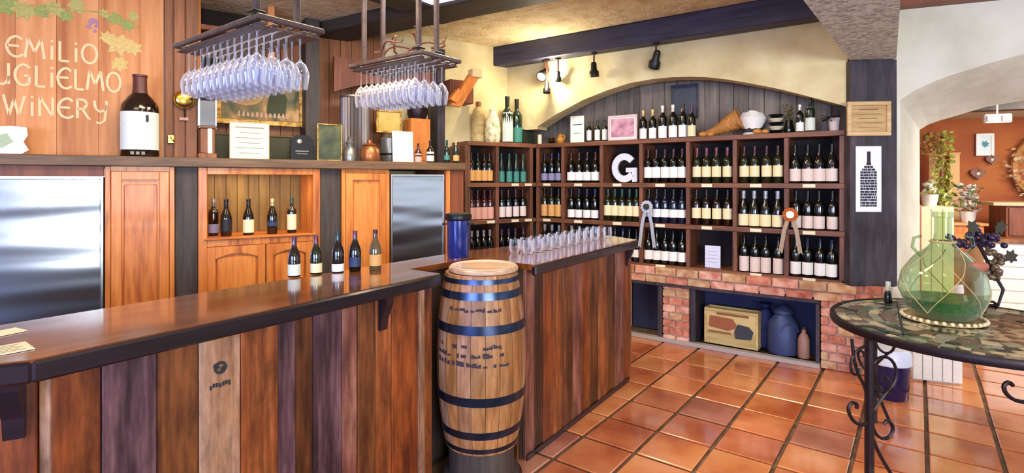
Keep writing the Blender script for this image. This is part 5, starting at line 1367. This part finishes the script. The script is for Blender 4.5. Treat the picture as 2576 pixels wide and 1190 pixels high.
for i in range(26):
    f = random.random(); obj('grape', gme2, None, t, (.08+.03*math.sin(i)*.8, random.uniform(-.04, .03), .16+.2*f))
for k, (x, z, r_) in enumerate(((-.1, .47, .3), (.06, .47, -.5), (.12, .3, 1.2))):
    obj('leaf', MB().xprism(leaf_poly(x, z, .045, r_), -.06, -.056), plain('iron_leaf', '4A4438', .5, .5), t)
# small salt bottle and stick on table
g = Vector((2.33, 3.26, TZ+.003))
t = thing('small_bottle', 'little dark bottle with a white cap at the back rim of the table', 'bottle', (av(2234)*3.24, 3.24, TZ+.003), 0)
obj('body', MB().lathe([(0, 0), (.02, 0), (.022, .01), (.02, .06), (.01, .08), (0, .08)], 14), M_bot['dark'], t, smooth=True)
obj('cap', MB().lathe([(.011, .075), (.013, .08), (.013, .13), (0, .13)], 12), M_cap['white'], t, smooth=True)
g0 = gz(2258, 760, TZ+.01); g1 = gz(2272, 842, TZ+.01)
o = obj('pencil', MB().tube([g0, g1], .005, 6), M_black, None); tag(o, 'thin black stick lying across the stone tabletop', 'stick')
# bucket and white boxes under / behind the table
y_ = 3.75; loc = (av(2236)*y_, y_, .0)
t = thing('bucket', 'dark navy bucket with a white lid on the floor under the table', 'bucket', loc, 0)
k = y_/FPX; r_ = 46*k
obj('body', MB().lathe([(0, 0), (r_*.85, 0), (r_*.9, .01), (r_, .24), (0, .24)], 24), plain('navy_gloss', '151A48', .2, .2, coat=.4), t, smooth=True)
obj('lid', MB().lathe([(r_*1.02, .235), (r_*1.05, .24), (r_*1.04, .30), (r_*.9, .34), (0, .35)], 24), plain('white_plastic', 'DADDEA', .4), t, smooth=True)
obj('handle', MB().tube([(r_*1.03*math.cos(a), -.01-.6*r_*math.sin(a), .25-.12*math.sin(a)) for a in [PI*i/12 for i in range(13)]], .005, 6), M_iron, t, smooth=True)
y_ = 4.0; loc = (av(2358)*y_, y_, 0)
t = thing('white_crate', 'low white slatted crate on the floor beyond the table', 'crate', loc, A2.phi)
M_wc = plain('white_paint', 'E4DED0', .5)
obj('body', MB().box(-.15, .15, .01, .13, 0, .22, None, .004), M_wc, t)
for i in range(5): obj('slat', MB().box(-.15+.061*i, -.094+.061*i, -.005, .01, .01, .22, None, .003), M_wc, t)

# ---------------------------------------------------------------- next room
def far(u, y, z): return (av(u)*y, y, z)
aphi = A2.phi
# small wooden stand at the jamb
t = thing('corner_cabinet', 'small orange wooden cabinet just inside the arch', 'cabinet', far(2294, 5.0, 0), aphi)
y_ = 5.0; zt = zv(515, y_); w_ = .075
obj('body', MB().box(-w_, w_, .0, .22, 0, zt, None, .004), M_cab, t); obj('door', MB().box(-w_+.015, w_-.015, -.015, 0, .1, .65, None, .004), M_cab, t); obj('niche', MB().box(-w_+.02, w_-.02, -.004, 0, zv(600, y_), zv(530, y_)), M_red, t)
# cream panel
t = thing('cream_cabinet', 'tall cream painted cabinet end behind the demijohn neck', 'cabinet', far(2350, 5.4, 0), aphi)
y_ = 5.4; zt = zv(520, y_)
obj('body', MB().box(-.12, .16, 0, .4, 0, zt, None, .004), plain('cream_paint', 'E4D8A8', .5), t)
for i in range(3): obj('board', MB().box(-.12+.094*i, -.03+.094*i, -.012, 0, .02, zt-.02, None, .003), plain('cream_paint', 'E4D8A8', .5), t)
# counter with white boards
t = thing('shop_counter', 'white horizontal-boarded shop counter in the next room', 'counter', far(2560, 5.5, 0), aphi)
y_ = 5.5; zt = zv(612, y_)
obj('body', MB().box(-.28, 1.6, 0, .6, 0, zt), M_wc, t)
nb = 7
for i in range(nb): obj('board', MB().box(-.28, 1.6, -.015, 0, .005+zt*i/nb, zt*(i+1)/nb-.006, None, .004), M_wc, t)
obj('worktop', MB().box(-.31, 1.65, -.04, .62, zt, zt+.04, None, .004), M_brown, t)
zc2 = zt+.04
t = thing('dark_cabinet', 'dark brown wooden cabinet on top of the white counter', 'cabinet', far(2570, 5.65, zc2), aphi)
hc = zv(518, 5.65)-zc2
obj('body', MB().box(-.13, 1.2, 0, .4, 0, hc, None, .004), M_red, t); obj('top', MB().box(-.25, 1.25, -.04, .44, hc, hc+.035, None, .004), plain('pale_shelf', 'C8A078', .5), t)
for i in range(2): obj('door', MB().box(-.11+.33*i, .2+.33*i, -.015, 0, .02, hc-.02, None, .004), M_red, t)
# drawers/planter under flowers
t = thing('display_stand', 'tan wooden display stand holding flowers in the next room', 'stand', far(2402, 5.95, 0), aphi)
zt = zv(560, 5.95)
obj('body', MB().box(-.24, .26, 0, .36, 0, zt-.03, None, .004), M_cab, t); obj('top', MB().box(-.27, .29, -.03, .38, zt-.03, zt, None, .004), M_sign, t)
for i in range(3): obj('drawer', MB().box(-.22, .24, -.015, 0, .05+.3*i, .32+.3*i, None, .004), M_cab, t)
def flowers(name, label, u, y, z, w_, h_, cols, n, pot=True, seedv=1):
    t = thing(name, label, 'flowers', far(u, y, z), 0); random.seed(seedv)
    if pot: obj('pot', MB().lathe([(0, 0), (.06, 0), (.08, .12), (.07, .12), (0, .1)], 14), M_cap['white'], t, smooth=True)
    for ci, c in enumerate(cols):
        m = MB()
        for k in range(n):
            a = random.random()*2*PI; r = math.sqrt(random.random())*w_; cc = Vector((r*math.cos(a), r*math.sin(a)*.5, (.12 if pot else 0)+random.random()*h_))
            d = Vector((random.uniform(-1, 1), random.uniform(-1, 1), random.uniform(-.3, 1))).normalized(); sd2 = d.cross(Vector((.3, .5, .8))).normalized()*.02
            m.add([cc, cc+d*.03+sd2, cc+d*.055, cc+d*.03-sd2], [(0, 1, 2, 3)])
        o = obj(['foliage', 'blossom', 'bud'][ci], m, plain('petal_'+c, c, .6), t); o['kind'] = 'stuff'
    return t
zst = zv(560, 5.95)
flowers('flower_pot', 'white flowers with pale leaves on the tan display stand', 2435, 6.02, zst, .12, .28, ['5A7A3A', 'E8E0D8', 'E0C0B0'], 60, seedv=2)
flowers('flower_pot', 'yellow green flowers left on the tan display stand', 2377, 6.12, zst, .1, .2, ['8AA040', 'D8D060', 'E8E4B0'], 50, seedv=3)
flowers('flower_pot', 'pale blossoms and leaves on the cream cabinet', 2338, 5.55, zv(520, 5.4), .06, .12, ['A8A850', 'E8E0D0'], 40, seedv=4)
# ivy column and tan posts
t = thing('ivy_column', 'tall narrow column of yellow-green ivy against the orange wall', 'ivy', far(2370, 6.36, 0), 0); random.seed(6); m = MB()
z0_, z1_ = zv(520, 6.36), zv(335, 6.36)
obj('pole', MB().tube([(0, 0, 0), (0, 0, z1_)], .02, 8), M_brown, t, smooth=True)
for k in range(330):
    a = random.random()*2*PI; r = .03+random.random()*.06; cc = Vector((r*math.cos(a), r*math.sin(a), z0_+(z1_-z0_)*random.random()))
    d = Vector((random.uniform(-1, 1), random.uniform(-1, 0), random.uniform(-1, .5))).normalized(); sd2 = d.cross(Vector((.3, .5, .8))).normalized()*.022
    m.add([cc, cc+d*.028+sd2, cc+d*.055, cc+d*.028-sd2], [(0, 1, 2, 3)])
o = obj('foliage', m, plain('ivy_leaf', 'B8C458', .5, var=.3), t); o['kind'] = 'stuff'
for u, v0, v1, d in ((2349, 388, 520, 'left tan upright board beside the ivy column'), (2402, 388, 500, 'right tan upright board beside the ivy column')):
    t = thing('tan_board', d, 'board', far(u, 6.56, 0), aphi)
    obj('board', MB().box(-.05, .05, 0, .04, 0, zv(v0, 6.56), None, .004), plain('tan_board', 'D8A868', .6), t); obj('cap', MB().box(-.058, .058, -.008, .048, zv(v0, 6.56), zv(v0, 6.56)+.02, None, .003), plain('tan_board', 'D8A868', .6), t)
# hanging dry leaves upper left of the next room
flowers('dried_leaves', 'hanging dried green and russet leaves near the arch jamb', 2340, 6.05, zv(395, 6.05), .10, .26, ['8A7A3A', 'A8703A'], 50, pot=False, seedv=12)
def farpic(u0, u1, v0, v1, label, cat, fm, pm, fw, name='picture_frame', off=3.27, **kw):
    return picture(A2, u0, u1, v0, v1, off, label, cat, fm, pm, fw, .02, name, **kw)
tp = farpic(2454, 2500, 336, 392, 'small white framed picture with a blue flower on the orange wall', 'picture', M_paper, plain('pic_pale', 'DCE6E0', .6), .03)
obj('painted_flower', MB().xprism(leaf_poly(0, .14, .045, .3), -.012, -.008), plain('flower_blue', '4A8A98', .6), tp)
# hearts
def heart(u, v, r, col, label):
    p = onz(A2, u, 3.26, v); t = thing('wall_heart', label, 'heart ornament', p, aphi)
    P = []
    for i in range(24):
        a = 2*PI*i/24; P.append((r*16*math.sin(a)**3/16, r*(13*math.cos(a)-5*math.cos(2*a)-2*math.cos(3*a)-math.cos(4*a))/16))
    obj('body', MB().xprism(P, -.03, 0), col, t); obj('loop', MB().tube([(.0, -.01, r*.3), (.0, -.012, r*1.1)], .004, 5), M_brown, t); obj('star', MB().xprism(leaf_poly(0, 0, r*.3, 0), -.034, -.03), M_cream_p, t)
heart(2458, 437, .075, M_red, 'brown red heart ornament with a pale star on the orange wall')
heart(2493, 402, .06, M_red, 'darker heart ornament up and right of the first heart')
# wreath
p = onz(A2, 2640, 3.2, 420); t = thing('wreath', 'large round dried cream and tan wreath on the orange wall', 'wreath', p, aphi); random.seed(9)
obj('ring', MB().tube([(.32*math.cos(2*PI*i/28), 0, .36*math.sin(2*PI*i/28)) for i in range(28)], .035, 8, closed=True), M_wick, t, smooth=True)
m = MB()
for k in range(260):
    a = random.random()*2*PI; rr = random.uniform(.24, .42); cc = Vector((rr*math.cos(a), random.uniform(-.07, .02), rr*1.12*math.sin(a))); d = Vector((random.uniform(-1, 1), -.5, random.uniform(-1, 1))).normalized(); sd2 = d.cross(Vector((.3, .5, .8))).normalized()*.022
    m.add([cc, cc+d*.03+sd2, cc+d*.06, cc+d*.03-sd2], [(0, 1, 2, 3)])
o = obj('dried_flower', m, plain('dried_cream', 'E0BE90', .7, var=.3), t); o['kind'] = 'stuff'
# emergency light box
p = onz(A2, 2512, 1.3, 300)
t = thing('emergency_light', 'white twin-lamp emergency light under the far ceiling', 'light', p, aphi)
obj('body', MB().box(-.10, .10, 0, .06, -.03, .05, None, .008), M_paper, t)
for x in (-.055, .055): obj('lamp_face', MB().box(x-.035, x+.035, -.012, 0, -.02, .035, None, .006), plain('lamp_face', 'C8B8A8', .4), t)
obj('stem', MB().tube([(0, .03, .05), (0, .03, 2.258-p[2])], .008, 6), M_paper, t)
